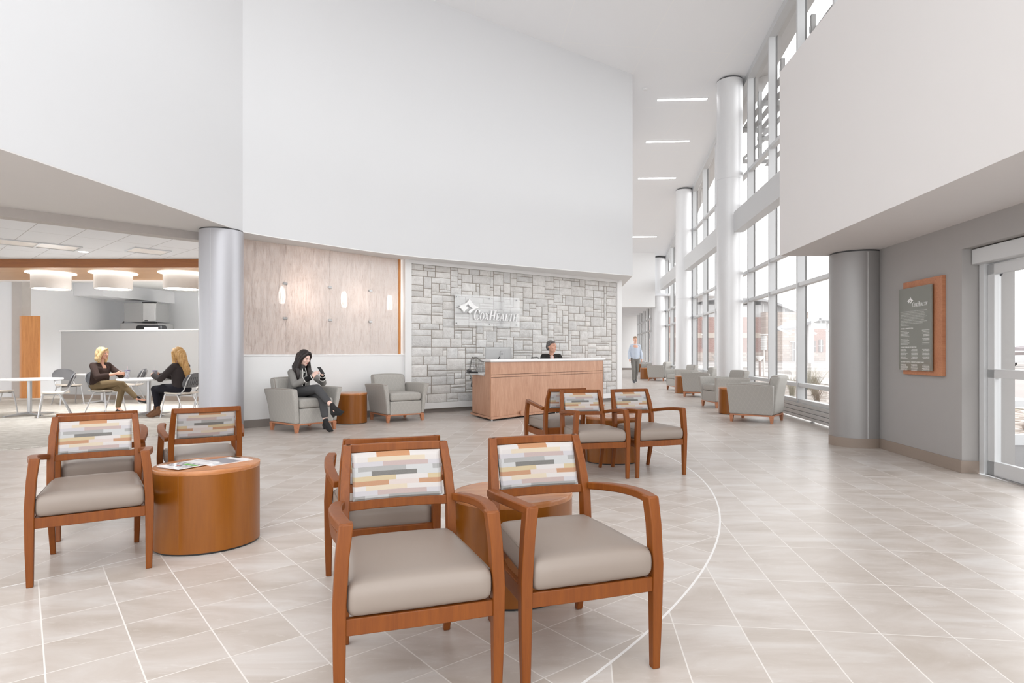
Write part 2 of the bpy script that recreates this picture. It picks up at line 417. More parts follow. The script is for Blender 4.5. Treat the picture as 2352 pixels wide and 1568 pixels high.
# left bulkhead (the tall white curved wall over the seating)
BK = [(-4.57, 5.44), (-4.32, 7.1), (-4.06, 9.19)]
BK2 = spline([(-4.06, 9.19, 0), (-3.52, 9.88, 0), (-2.05, 11.4, 0), (.13, 12.78, 0), (2.85, 14.4, 0)], 6)
m = MB()
left = [(-4.95, 1.0), (-4.82, 3.4)]+BK
pl = [(p.x, p.y) for p in BK2]
m2 = MB()
def wallstrip(mb, path, z0, zt, th):
    n = len(path); A = []
    for i, (x, y) in enumerate(path):
        a = Vector(path[max(i-1, 0)]); b = Vector(path[min(i+1, n-1)]); d = (b-a).normalized(); nrm = Vector((-d.y, d.x))
        z1 = zt(y) if callable(zt) else zt
        q = Vector((x, y))+nrm*th
        A.append([Vector((x, y, z0)), Vector((x, y, z1)), Vector((q.x, q.y, z1)), Vector((q.x, q.y, z0))])
    mb.ring(A)
wallstrip(m, left, 3.03, lambda y: cz(y)+.1, .2)
tag(m.build('wall_left', M['bulkhead'], ang=60), kind='structure')
wallstrip(m2, pl, 3.03, lambda y: cz(y)+.1, .2)
tag(m2.build('wall_bulkhead', M['bulkhead'], ang=60), kind='structure')
# end return of the bulkhead and its triangular soffit
m = MB(); m.prism([(2.85, 14.4), (3.12, 17.9), (2.9, 17.9), (2.6, 14.3)], 3.02, 7.6)
tag(m.build('wall_return', M['bulkhead']), kind='structure')
# smooth soffit under bulkhead reaching into the cafe and over panel wall
m = MB()
m.prism([(-4.951, 1.0), (-4.821, 3.4), (-4.571, 5.44), (-4.321, 7.1), (-4.061, 9.19), (-4.9, 9.45), (-6.4, 7.7), (-9.6, 4.3), (-12, 1.6)], 3.018, 3.03)
tag(m.build('soffit_left', M['soffit']), kind='structure')
m = MB(); front = [(p.x, p.y) for p in BK2]
m.prism(front+[(3.12, 17.9), (2.4, 15.9), (-2.2, 12.7), (-4.75, 10.0), (-4.9, 9.45)], 3.018, 3.03)
tag(m.build('soffit_panel', M['white']), kind='structure')
# hanging band beam in cafe ceiling
m = MB(); m.sweep([(-9.8, 4.0, 2.965), (-8.0, 5.97, 2.965), (-6.43, 7.65, 2.965), (-5.66, 8.42, 2.965), (-4.72, 9.35, 2.965)], .22, .13)
tag(m.build('trim_1', mat('beam_gray', rgb(186, 180, 176), .7)), kind='structure')
# cafe tiled ceiling
m = MB(); m.prism([(-9.6, 4.3), (-6.4, 7.7), (-4.9, 9.45), (-4.5, 12.4), (-18, 12.4), (-18, 3)], 3.1, 3.16)
tag(m.build('ceiling_cafe', M['tile_ceil']), kind='structure')
m = MB(); m.prism([(-4.5, 12.4), (-2.4, 12.4), (-2.4, 21.2), (-18, 21.2), (-18, 12.4)], 3.28, 3.34)
tag(m.build('ceiling_cafe_rear', M['white']), kind='structure')
# wood canopy
cn = thing('ceiling_canopy', kind='structure', loc=(0, 0, 0))
m = MB(); m.box(-15.5, -4.55, 12.37, 14.5, 2.93, 3.09); m.build('canopy_panel', M['canopy'], cn)
m = MB(); m.box(-15.5, -4.55, 12.34, 12.37, 2.925, 3.095); m.build('canopy_fascia', M['canopy_edge'], cn)
m = MB(); m.box(-15.5, -4.55, 14.5, 14.56, 2.9, 3.1); m.build('canopy_back_edge', M['white'], cn)

# panel wall (solid below, textured resin above)
PW0 = Vector((-4.33, 9.62)); PW1 = Vector((-2.02, 11.98))
pd = (PW1-PW0); PL = pd.length; pd = pd/PL; pang = math.atan2(pd.y, pd.x)
TP = Matrix.Translation((PW0.x, PW0.y, 0)) @ Matrix.Rotation(pang, 4, 'Z')    # local x along wall, -y toward the room
m = MB(); m.box(0, PL, 0, .14, 0, 1.15, TP); tag(m.build('wall_panel', M['white']), kind='structure')
m = MB(); m.box(-.0, PL, -.018, .16, 1.15, 1.172, TP); tag(m.build('trim_2', M['white_top'], bev=.003), kind='structure')
m = MB(); m.box(0, PL, -.012, .0, 0, .125, TP); tag(m.build('baseboard_panel', M['base_gray']), kind='structure')

def resin():
    mm = bpy.data.materials.new('frosted_branch_resin'); mm.use_nodes = True; t = NT(mm); t.n.clear()
    v = t.coord('Object', (1, 1, 1)); s = t.new('ShaderNodeSeparateXYZ'); t.put(s.inputs[0], v)
    wob = t.noise(t.coord('Object', (3, 1, .8)), 1.5, 3)
    q = t.math('ADD', t.math('MULTIPLY', s.outputs[0], 24.0), t.math('MULTIPLY', wob, 3.0))
    cmb = t.new('ShaderNodeCombineXYZ'); t.put(cmb.inputs[0], q); t.put(cmb.inputs[2], t.math('MULTIPLY', s.outputs[2], 1.0))
    f = t.noise(cmb.outputs[0], 1.6, 4, .65, .3)
    tw = t.noise(t.coord('Object', (30, 1, 1.6)), 1.7, 3, .6, .6)
    streak = t.math('MAXIMUM', t.ramp(f, [(.475, (0, 0, 0, 1)), (.50, (1, 1, 1, 1)), (.525, (0, 0, 0, 1))]), t.ramp(tw, [(.47, (0, 0, 0, 1)), (.5, (.8, .8, .8, 1)), (.53, (0, 0, 0, 1))]))
    body = t.mix(f, rgb(228, 222, 220), rgb(242, 239, 237))
    c = t.mix(t.math('MULTIPLY', streak, .72), body, rgb(134, 122, 116))
    df = t.new('ShaderNodeBsdfDiffuse'); t.put(df.inputs[0], c)
    tl = t.new('ShaderNodeBsdfTranslucent'); t.put(tl.inputs[0], t.mix(.5, c, rgb(235, 205, 185)))
    gl = t.new('ShaderNodeBsdfGlossy'); gl.inputs['Roughness'].default_value = .18
    tr = t.new('ShaderNodeBsdfTransparent')
    def ms(a, b, fac):
        x = t.new('ShaderNodeMixShader'); t.put(x.inputs[0], fac); t.l.new(a, x.inputs[1]); t.l.new(b, x.inputs[2]); return x.outputs[0]
    k = ms(df.outputs[0], tl.outputs[0], .5); k = ms(k, tr.outputs[0], t.math('MULTIPLY', t.math('SUBTRACT', 1.0, streak), .28)); k = ms(k, gl.outputs[0], .07)
    o = t.new('ShaderNodeOutputMaterial'); t.l.new(k, o.inputs[0]); return mm
rp = thing('resin_screen', 'tall frosted resin screen with branch pattern set above white half wall', 'screen', (PW0.x, PW0.y, 0), pang)
m = MB(); RM = resin(); bnds = [.02, .80, 1.62, 2.45, PL-.22]
for i in range(4):
    m = MB(); m.box(bnds[i]+.002, bnds[i+1]-.002, .05, .062, 1.175, 3.016); m.build('resin_panel', RM, rp)
for x in bnds[1:4]:
    for z in (1.78, 2.36):
        m = MB(); m.box(x-.035, x+.035, .03, .075, z-.018, z+.018); m.build('glass_clip', M['steel'], rp, bev=.003)
m = MB(); m.box(PL-.218, PL-.17, .045, .07, 1.173, 3.015); tag(m.build('edge_post', M['orange_wood'], rp), 'narrow golden wood post at the end of the screen')
# three pendant lamps glowing behind the screen
PGLOW = emis('bright_glass_shade', (1, .97, .93, 1), 9)
for i, (s, lb) in enumerate(((.92, 'small glowing pendant lamp behind the screen, nearest the round column'), (2.12, 'small glowing pendant lamp behind the middle of the screen'), (3.13, 'small glowing pendant lamp behind the screen, nearest the stone wall'))):
    p = TP @ Vector((s, .42, 0)); t_ = thing('pendant_lamp', lb, 'lamp', (p.x, p.y, 2.05), 0, 'small pendant lamps behind the resin screen')
    m = MB(); m.lathe([(.03, 0), (.055, .03), (.06, .15), (.05, .26), (.02, .3)], 16); m.build('lamp_shade', PGLOW, t_)
    m = MB(); m.tube([(0, 0, .29), (0, 0, 1.05)], .004, 6); m.build('cable', M['dark'], t_)
    lamp('pendant_bulb', 'POINT', (0, .12, .1), (10, 3, .3)[i], (1, .93, .88), .06, parent=t_)

# stone wall
SW0 = Vector((-1.757, 12.12)); SW1 = Vector((2.62, 15.24)); sd = SW1-SW0; SL = sd.length; sd = sd/SL; sang = math.atan2(sd.y, sd.x)
TS = Matrix.Translation((SW0.x, SW0.y, 0)) @ Matrix.Rotation(sang, 4, 'Z')
m = MB(); m.box(-.42, -.28, -.04, .3, 0, 3.03, TS); m.box(SL-.02, SL+.14, -.04, .25, 0, 3.03, TS)
m.box(-.3, SL+.02, -.04, .25, 2.95, 3.03, TS); m.box(-.3, SL, -.06, .25, .085, .2, TS); m.box(-.3, SL, .1, .3, .05, 3.0, TS)
tag(m.build('wall_stone_surround', M['white'], bev=.002), kind='structure')
m = MB(); m.box(-.3, SL, .0, .1, 0, .085, TS); tag(m.build('baseboard_stone', M['base_gray']), kind='structure')
def stone_mat():
    mm = bpy.data.materials.new('split_limestone'); mm.use_nodes = True; t = NT(mm); b = t.n['Principled BSDF']
    a = t.new('ShaderNodeAttribute', attribute_name='Col'); v = t.coord('Object', (1, 1, 1))
    f = t.noise(v, 7, 7, .72, .4); g = t.noise(t.coord('Object', (1, 1, 2.5)), 26, 4, .6)
    c = t.mix(1.0, a.outputs['Color'], t.ramp(f, [(.3, (.86, .85, .84, 1)), (.6, (1.06, 1.06, 1.06, 1))]), 'MULTIPLY')
    t.put(b.inputs['Base Color'], c); b.inputs['Roughness'].default_value = .9; b.inputs['Specular IOR Level'].default_value = .2
    t.put(b.inputs['Normal'], t.bump(t.math('ADD', t.math('MULTIPLY', f, .7), t.math('MULTIPLY', g, .35)), .9, .03))
    return mm
rs = random.Random(11)
GW_, GH_ = .088, .058; nx = int((SL+.26)/GW_); nz = int(2.75/GH_); gw = (SL+.26)/nx; gh = 2.75/nz
occ = [[False]*nz for _ in range(nx)]
m = MB()
for k in range(nz):
    for i in range(nx):
        if occ[i][k]: continue
        w = rs.choice([2, 3, 3, 4, 4, 5, 5]); h = rs.choice([1, 2, 2, 3, 3, 4]) if w > 2 else rs.choice([1, 2, 3])
        if h == 1: w = rs.choice([3, 4, 5, 6])
        ww = 0
        while ww < w and i+ww < nx and not occ[i+ww][k]: ww += 1
        h = min(h, nz-k)
        if i+ww < nx and not occ[i+ww][k] and i+ww == nx-1: ww += 1
        for a in range(ww):
            for b in range(h): occ[i+a][k+b] = True
        g_ = .006; x0, x1 = -.27+i*gw+g_, -.27+(i+ww)*gw-g_; z0, z1 = .2+k*gh+g_, .2+(k+h)*gh-g_
        dp = rs.uniform(.0, .022); s_ = rs.uniform(.86, 1.04); wm = rs.uniform(-.01, .02)
        m.col = (.76*s_+wm, .752*s_+wm*.5, .74*s_, 1)
        cx0, cx1 = x0+rs.uniform(0, .004), x1-rs.uniform(0, .004)
        e = .012
        nu, nv = max(2, ww*2), max(2, h*2); G = []
        for b in range(nv+1):
            row = []
            for a in range(nu+1):
                u = a/nu; v = b/nv; x = cx0+(cx1-cx0)*u; z = z0+(z1-z0)*v
                y = -.012-dp*.6-.009*noise.noise((x*9, k*3.1, z*9))-.003*rs.random()
                if a in (0, nu) or b in (0, nv): y = min(-.004, y+.016)
                row.append(TS @ Vector((x, y, z)))
            G.append(row)
        vs = [p for r in G for p in r]; n_ = nu+1
        m.add(vs, [(b*n_+a, b*n_+a+1, (b+1)*n_+a+1, (b+1)*n_+a) for b in range(nv) for a in range(nu)])
        # sides
        bd = [(a, 0) for a in range(nu+1)]+[(nu, b) for b in range(1, nv+1)]+[(a, nv) for a in range(nu-1, -1, -1)]+[(0, b) for b in range(nv-1, 0, -1)]
        L1 = [G[b][a] for a, b in bd]; nn = len(L1); nrm = (TS.to_3x3() @ Vector((0, 1, 0)))
        m.add(L1+[p+nrm*.04 for p in L1], [(j, nn+j, nn+(j+1) % nn, (j+1) % nn) for j in range(nn)])
m.col = (.36, .32, .28, 1); m.box(-.28, SL-.01, .0, .1, .19, 2.96, TS)
tag(m.build('wall_stone', stone_mat(), ang=50), kind='structure')

# right bulkhead and its soffit
m = MB(); m.prism([(2.95, -1), (3.29, 3.91), (3.6, 8.2), (5.05, 8.2), (4.75, 3.5), (4.5, -1)], 2.5, 4.97)
tag(m.build('wall_right_bulkhead', M['bulk_r'], ang=30), kind='structure')
# gray wall with door reveal
def gw_x(y): return 3.966+.0869*y
m = MB()
m.prism([(gw_x(7.98), 7.98), (gw_x(6.09), 6.09), (4.70, 6.06), (5.0, 6.06), (5.06, 7.98)], 0, 2.5)
m.prism([(gw_x(6.09), 6.09), (gw_x(-1), -1), (gw_x(-1)+.3, -1), (gw_x(6.09)+.4, 6.09)], 2.235, 2.5)
m.prism([(gw_x(1.6), 1.6), (gw_x(-1), -1), (gw_x(-1)+.3, -1), (gw_x(1.6)+.3, 1.6)], 0, 2.235)
tag(m.build('wall_right', M['gray_wall']), kind='structure')
m = MB()
m.prism([(gw_x(7.7)-.012, 7.7), (gw_x(6.09)-.014, 6.078), (4.715, 6.046), (4.715, 6.06), (gw_x(6.09), 6.09), (gw_x(7.7), 7.7)], 0, .125)
tag(m.build('baseboard_right', M['base_taupe'], bev=.002), kind='structure')

# far end of the corridor
m = MB(); m.box(3.0, 6.46, 27.5, 27.8, 3.26, 6.0); tag(m.build('wall_far_bulkhead', M['white']), kind='structure')
m = MB(); m.box(3.0, 9.6, 27.81, 43.5, 3.8, 3.9); tag(m.build('ceiling_corridor', M['tile_ceil']), kind='structure')
m = MB(); m.box(3, 9.7, 43, 43.2, 0, 4.0); m.box(4.2, 4.4, 28, 43, 0, 3.8); tag(m.build('wall_far', M['white']), kind='structure')
m = MB(); m.box(3, 9.7, 42.97, 43, 0, .14); tag(m.build('baseboard_far', M['base_gray']), kind='structure')

# ------------------------------------------------------------------ glass wall
MY = [9.2, 11.0, 12.8, 14.6, 16.4, 18.3, 20.2, 22.1, 23.9, 25.8, 27.8, 29.8, 31.8]
bays = [(8.0, 14.6, [8.05, 9.5, 11.1, 12.75]), (14.6, 21.3, [14.35, 16.1, 17.8, 19.55]), (21.3, 28, [21.3, 23.0, 24.8, 26.5]), (28, 34, [28.1, 30, 32, 33.9])]
lows = [.61, 2.44, 3.12]; highs = [4.70, 5.50]
TR = [.33, .62, 2.44, 3.12, 4.70, 5.50]
bays[3] = (28, 41.8, [28.1, 30, 32, 34, 36, 38, 40, 41.7])
dirg = Vector((.11, 1, 0)).normalized()
for bi, (a, b, ms) in enumerate(bays):
    w = thing('window_%d' % (bi+1), kind='structure', loc=(0, 0, 0))
    for y in ms:
        m = MB(); T = Matrix.Translation((gx(y), y, 0)) @ Matrix.Rotation(math.atan2(dirg.y, dirg.x)-PI/2, 4, 'Z')
        m.box(-.13, .0, -.035, .035, .06, cz(y)-.0, T); m.build('mullion', M['frame'], w, bev=.003)
    zt = min(cz(a), cz(b))
    for z in TR:
        if z > zt-.3: continue
        m = MB(); m.sweep([(gx(a)-.06, a, z), (gx(b)-.06, b, z)], .11, .07); m.build('transom', M['frame'], w, bev=.003)
    m = MB(); R = []
    for i in range(9):
        y = a+(b-a)*i/8; z = cz(y)
        R.append([Vector((gx(y)-.14, y, z-.14)), Vector((gx(y)+.02, y, z-.14)), Vector((gx(y)+.02, y, z+.0)), Vector((gx(y)-.14, y, z+.0))])
    m.ring(R); m.build('window_head', M['frame'], w)
    m = MB(); m.add([(gx(a)-.01, a, .3), (gx(b)-.01, b, .3), (gx(b)-.01, b, cz(b)), (gx(a)-.01, a, cz(a))], [(0, 1, 2, 3)]); m.build('glass', M['glass'], w)
    m = MB()
    for y in ms: m.sweep([(gx(y)+.005, y, .3), (gx(y)+.005, y, cz(y)-.1)], .085, .02, up=(0, 1, 0))
    m.build('gasket', M['gasket'], w)
# upper glass above the right bulkhead (towards the camera)
w = thing('window_5', kind='structure')
for y in (3.2, 4.8, 6.4, 7.9):
    m = MB(); m.box(gx(y)-.13, gx(y), y-.035, y+.035, 4.97, cz(y)); m.build('mullion', M['frame'], w, bev=.003)
m = MB(); m.box(gx(3)-.14, gx(3)+.1, -1, 8, 8.14, 8.3); m.build('window_head', M['frame'], w)
m = MB(); m.sweep([(gx(3)-.06, 2, 5.5), (gx(8)-.06, 8, 5.5)], .11, .07); m.build('transom', M['frame'], w)
m = MB(); m.add([(gx(2)-.01, 2, 4.9), (gx(8)-.01, 8, 4.9), (gx(8)-.01, 8, 8.2), (gx(2)-.01, 2, 8.2)], [(0, 1, 2, 3)]); m.build('glass', M['glass'], w)

# sill cabinet (finned heater) below the glass
for k, (a, b, lb) in enumerate(((8.3, 14.4, 'long silver finned heater cover under the glass between the grey column and tall column'), (15.0, 21.1, 'silver finned heater cover under the glass beyond the tall column'), (21.9, 27.6, 'silver finned heater cover under the glass behind the second tall column'))):
    t_ = thing('baseboard_heater', lb, 'heater', (gx(a), a, 0), 0, 'heater covers along the glass wall')
    d = Vector((gx(b)-gx(a), b-a, 0)); hm = mat('heater_silver', rgb(196, 195, 194), .45, metal=.2)
    m = MB()
    for z0, z1, off in ((.245, .3, -.14), (.17, .238, -.152), (.1, .163, -.16), (.045, .093, -.165)):
        m.sweep([Vector((off, 0, (z0+z1)/2)), d+Vector((off, 0, (z0+z1)/2))], .03, z1-z0)
    m.build('fin_cover', hm, t_, bev=.003)
    m = MB(); m.sweep([Vector((-.075, 0, .17)), d+Vector((-.075, 0, .17))], .12, .24); m.build('heater_body', M['frame'], t_)
    for f in (.08, .35, .62, .92):
        m = MB(); p = d*f; m.tube([p+Vector((-.1, 0, 0)), p+Vector((-.1, 0, .06))], .018, 10); m.lathe([(.035, 0), (.035, .012)], 12, (p.x-.1, p.y)); m.build('foot', M['steel'], t_)

# horizontal white beams tied to the columns
def beam(a, b, z0, z1, lb):
    m = MB(); m.sweep([(gx(a)-.36, a, (z0+z1)/2), (gx(b)-.36, b, (z0+z1)/2)], .22, z1-z0)
    tag(m.build('steel_beam', M['frame'], bev=.004), lb, 'beam', 'horizontal beams along the glass wall')
beam(8.4, 14.28, 4.02, 4.5, 'deep white horizontal beam running from the tall column over the nearest window bay')
beam(15.0, 21.0, 4.02, 4.5, 'deep white horizontal beam between the two tall columns')
beam(21.8, 27.5, 4.02, 4.5, 'far white horizontal beam beyond the second tall column')

# columns
def column(x, y, r, z1, mt, lb, seam=None, base=None, a0=-.9):
    t_ = thing('round_column', lb, 'column', (x, y, 0), 0, 'round metal clad columns')
    m = MB(); m.lathe([(r, base[0] if base else 0), (r, z1-.02)], 72); m.build('shaft', mt, t_)
    m = MB(); m.lathe([(r*.97, z1-.025), (r*.97, z1)], 48); m.build('top_joint', M['dark'], t_)
    if seam:
        for z in seam:
            m = MB(); m.lathe([(r+.001, z-.004), (r+.001, z+.004)], 72); m.build('joint_ring', M['frame'], t_)
    m = MB(); c_, s_ = math.cos(a0), math.sin(a0)
    m.sweep([(c_*r, s_*r, base[0] if base else .0), (c_*r, s_*r, z1-.03)], .004, .004, up=(-s_, c_, 0)); m.build('vertical_seam', M['white'], t_)
    if base:
        m = MB(); m.lathe([(r+.006, 0), (r+.006, base[0])], 72); m.build('column_base', base[1], t_)
    return t_
column(-4.33, 9.08, .305, 3.02, M['col'], 'silver round column between the cafe and the resin screen', None, (.12, M['base_gray']), -1.62)
column(4.486, 7.95, .312, 2.5, M['col_gray'], 'grey round column with taupe base beside the plaque wall', None, (.12, M['base_taupe']), -1.65)
column(5.25, 14.7, .30, cz(14.7), M['col_w'], 'tallest silver round column beside the glass wall', [5.35], None, 3.0)
column(6.07, 21.5, .29, cz(21.5), M['col_w'], 'second tall silver round column further along the glass', [3.1], None, 3.0)
column(6.77, 28.15, .30, cz(28.15), M['col_w'], 'farthest silver round column at the far white bulkhead', [3.3], None, 3.0)

# ------------------------------------------------------------------ sliding entrance door
GD = Vector((.0869, 1, 0)).normalized(); ga = math.atan2(GD.y, GD.x)
TD = Matrix.Translation((4.70, 6.05, 0)) @ Matrix.Rotation(ga+PI, 4, 'Z')   # local +x runs towards the camera, +y is outdoors... (rotated)
d1 = thing('door_1', kind='structure'); d1.matrix_world = TD
m = MB(); m.box(.0, .07, -.06, .1, 0, 2.1); m.box(4.4, 4.47, -.06, .1, 0, 2.1); m.build('door_jamb', M['frame'], d1, bev=.003)
m = MB(); m.box(-.0, 4.5, -.13, .1, 2.075, 2.225); m.build('door_header', M['frame'], d1, bev=.006)
m = MB(); m.box(0, 4.4, -.05, .08, 0, .012); m.build('door_track', M['steel'], d1)
DG = []
for k in range(3):
    x0 = .075+k*1.44; x1 = x0+1.43; m = MB()
    m.box(x0, x0+.095, -.03, .02, .012, 2.06); m.box(x1-.095, x1, -.03, .02, .012, 2.06)
    m.box(x0, x1, -.03, .02, 1.96, 2.06); m.box(x0, x1, -.03, .02, .955, 1.04); m.box(x0, x1, -.03, .02, .012, .15)
    lf = m.build('door_leaf', M['frame'], d1, bev=.003)
    m = MB(); m.add([(x0+.08, -.005, .13), (x1-.08, -.005, .13), (x1-.08, -.005, 1.98), (x0+.08, -.005, 1.98)], [(0, 1, 2, 3)]); m.build('glass', M['glass'], lf)
m = MB(); m.box(.08, .12, .03, .10, 1.975, 2.005); m.tube([(.1, .07, 1.99), (.16, .11, 2.03)], .014, 8); m.tube([(.1, .09, 1.99), (.04, .10, 1.94)], .012, 8); m.build('roller_bracket', M['dark'], d1)

# cafe walls
m = MB(); m.box(-19, -13.3, 16.3, 16.5, 0, 3.3); tag(m.build('wall_cafe_left', M['cafe_wall']), kind='structure')
m = MB(); m.box(-13.3, -13.02, 16.2, 16.5, 0, 3.3); tag(m.build('wall_cafe_pilaster', mat('pilaster_paint', rgb(196, 190, 186), .8)), kind='structure')
m = MB(); m.prism([(-13.02, 16.5), (-13.02, 20.9), (-2.7, 20.9), (-2.7, 13.2), (-2.5, 13.2), (-2.5, 21.1), (-13.22, 21.1), (-13.22, 16.5)], 0, 3.3)
tag(m.build('wall_cafe_back', M['cafe_wall']), kind='structure')
m = MB(); m.prism([(-13.01, 18.1), (-12.15, 18.1), (-11.56, 20.89), (-13.01, 20.89)], 2.89, 3.29); tag(m.build('wall_cafe_soffit', M['cafe_wall']), kind='structure')
m = MB(); m.prism([(-11.72, 15.85), (-4.4, 14.25), (-4.4, 14.4), (-11.72, 16.0)], 0, 1.75); tag(m.build('wall_half', M['half_wall']), kind='structure')
m = MB(); m.prism([(-11.76, 15.82), (-4.4, 14.22), (-4.4, 14.43), (-11.76, 16.03)], 1.75, 1.785); tag(m.build('trim_3', M['white_top'], bev=.004), kind='structure')
m = MB(); m.prism([(-11.72, 15.838), (-4.4, 14.238), (-4.4, 14.25), (-11.72, 15.85)], 0, .125); tag(m.build('baseboard_half', M['base_taupe']), kind='structure')
m = MB(); m.box(-13.02, -13.0, 16.5, 20.9, 0, .12); tag(m.build('baseboard_cafe', M['white']), kind='structure')
m = MB(); m.prism([(-12.98, 16.06), (-12.84, 15.95), (-12.45, 16.02), (-12.45, 16.1), (-12.62, 16.11), (-12.95, 16.11)], 0, 2.17)
tag(m.build('wood_pillar_panel', M['orange_wood'], bev=.003), 'golden wood panel standing against the white cafe wall', 'panel')
# ================================================================== GUEST CHAIRS
PAL = {k: rgb(*[q*.91 for q in v]) for k, v in dict(W=(206, 200, 197), C=(206, 191, 168), L=(190, 186, 190), V=(180, 160, 156), G=(158, 157, 155), S=(190, 190, 190), D=(106, 103, 99), K=(194, 175, 138), B=(180, 132, 96), P=(204, 190, 184), O=(186, 130, 84)).items()}
ROWS = ["G.13 S.39 G.96 S1", "L.27 V.82 L1", "W.14 C.6 W1", "B.4 P.74 B1", "K.48 W.84 K1", "S.21 D.72 S1", "S.06 G.6 S.9 G1", "V.02 L.34 V.85 L1", "W.17 C.82 W1", "W.27 O.65 W1"]
def make_guest_chair():
    t = thing('guest_armchair', 'x', 'chair', group='wood framed guest chairs in the lobby')
    for s in (-1, 1):
        m = MB(); m.leg([(s*.262, -.268, 0, .03, .032), (s*.264, -.27, .2, .038, .042), (s*.264, -.272, .40, .043, .048), (s*.255, -.272, .55, .043, .05), (s*.243, -.268, .655, .045, .052)])
        m.build('leg', M['cherry'], t, bev=.004)
        m = MB(); m.leg([(s*.212, .315, 0, .028, .032), (s*.217, .27, .2, .034, .045), (s*.219, .25, .40, .037, .058), (s*.219, .262, .56, .037, .055), (s*.212, .295, .70, .036, .042), (s*.202, .34, .815, .034, .03)])
        m.build('leg', M['cherry'], t, bev=.004)
        pts = spline([(s*.243, -.292, .643), (s*.262, -.16, .640), (s*.266, -.02, .628), (s*.255, .12, .610), (s*.238, .235, .592)], 5)
        m = MB(); n = len(pts); m.sweep(pts, [.046-.006*abs(2*i/(n-1)-1)**2 for i in range(n)], .032); m.build('armrest', M['cherry'], t, bev=.005)
        m = MB(); m.sweep([(s*.252, -.25, .322), (s*.247, 0, .315), (s*.218, .25, .322)], .022, .065); m.build('seat_rail', M['cherry'], t, bev=.003)
    m = MB(); m.sweep([(-.245, -.275, .325), (0, -.279, .325), (.245, -.275, .325)], .022, .055); m.build('seat_rail', M['cherry'], t, bev=.003)
    m = MB(); m.sweep([(-.205, .25, .34), (0, .252, .34), (.205, .25, .34)], .022, .085); m.build('seat_rail', M['cherry'], t, bev=.003)
    cy = lambda x, z: .252+max(0, z-.56)*.33+.022*(1-(x/.2)**2)
    def rail(z, h, th):
        m = MB(); pts = [Vector((x/10*.208, cy(x/10*.2, z)+.010, z)) for x in range(-10, 11)]; m.sweep(pts, th, h); m.build('back_rail', M['cherry'], t, bev=.003)
    rail(.798, .034, .024); rail(.577, .038, .024)
    # upholstered back with the woven brick pattern
    m = MB(); z0, z1 = .596, .782; nr = len(ROWS)
    for side in (-1, 1):
        for r, row in enumerate(ROWS):
            a = z0+(z1-z0)*r/nr; b = z0+(z1-z0)*(r+1)/nr; u0 = 0
            segs = []
            for tok in row.split():
                u1 = float(tok[1:]) if tok[1:] != '1' else 1.0; segs.append((u0, u1, tok[0])); u0 = u1
            for u0_, u1_, k in segs:
                n = max(2, int((u1_-u0_)*44)); m.col = PAL[k]
                for j in range(n):
                    xa = -.185+.37*(u0_+(u1_-u0_)*j/n); xb = -.185+.37*(u0_+(u1_-u0_)*(j+1)/n)
                    def P(x, z):
                        e = min((.185-abs(x))/.018, 1.0); f = min((z-z0)/.014, (z1-z)/.014, 1.0)
                        return Vector((x, cy(x, z)+side*(.006+.013*math.sqrt(max(0, e))*math.sqrt(max(0, f))), z))
                    zs = [a, (a+b)/2, b] if r in (0, nr-1) else [a, b]
                    for za, zb in zip(zs, zs[1:]):
                        q = [P(xa, za), P(xb, za), P(xb, zb), P(xa, zb)]
                        m.add(q, [(0, 1, 2, 3) if side < 0 else (3, 2, 1, 0)])
    o = m.build('back_upholstery', M['weave'], t, smooth=False); o['label'] = 'patterned back pad with brick-like bands of cream, grey, mauve and brown'
    m = MB(); R = []
    m.sweep([(x/8*.186, cy(x/8*.186, .69), .69) for x in range(-8, 9)], .02, .001); 
    def cush(x, y, z):
        k = (y+.29)/.53; x = x*(1-.13*k)
        top = (z-.35)/.12
        z += max(0, top)*(.016*(1-(x/.25)**2)*(1-((y+.03)/.3)**2))
        if y < -.2: y += -.012*math.sin(max(0, min(1, top))*PI)
        return (x, y, z)
    m = MB(); m.rbox(-.243, .243, -.292, .238, .35, .468, .034, cush, 14); m.build('seat', M['seat_tan'], t, ang=60)
    for s in (-1, 1):
        pts = [Vector(cush(s*.2425*1.0, y, .452)) for y in (-.26, -.18, -.1, 0, .1, .2)]
        m = MB(); m.tube([p+Vector((s*-.004, 0, .002)) for p in pts], .0028, 6); m.build('seam_piping', M['piping'], t)
    return t
gc = make_guest_chair()
D2 = math.radians
for x, y, d, lb in (
    (-2.393, 3.49, 32.5, 'wooden guest chair beside the oval table that carries the magazines'),
    (-2.88, 4.26, 212.5, 'wooden guest chair back to back with the one beside the magazine table, mostly hidden'),
    (-2.34, 4.60, 212.5, 'wooden guest chair turned away behind the magazine table, in front of the round column'),
    (-.387, 2.284, 18.5, 'nearest wooden guest chair, lower legs cut off by the bottom of the photo'),
    (.211, 2.50, 18.5, 'wooden guest chair in front of the middle oval table, right of the nearest chair'),
    (-.655, 3.115, 198.5, 'wooden guest chair turned away, back to back with the nearest chair'),
    (.785, 6.02, 13, 'wooden guest chair facing out in the far group, in front of the reception desk'),
    (1.36, 6.18, 19, 'wooden guest chair farthest to the right, near the open tiled walkway'),
    (.50, 6.93, 197, 'wooden guest chair turned away toward the desk, behind another in the far group')):
    place(gc, (x, y, 0), D2(d), lb)

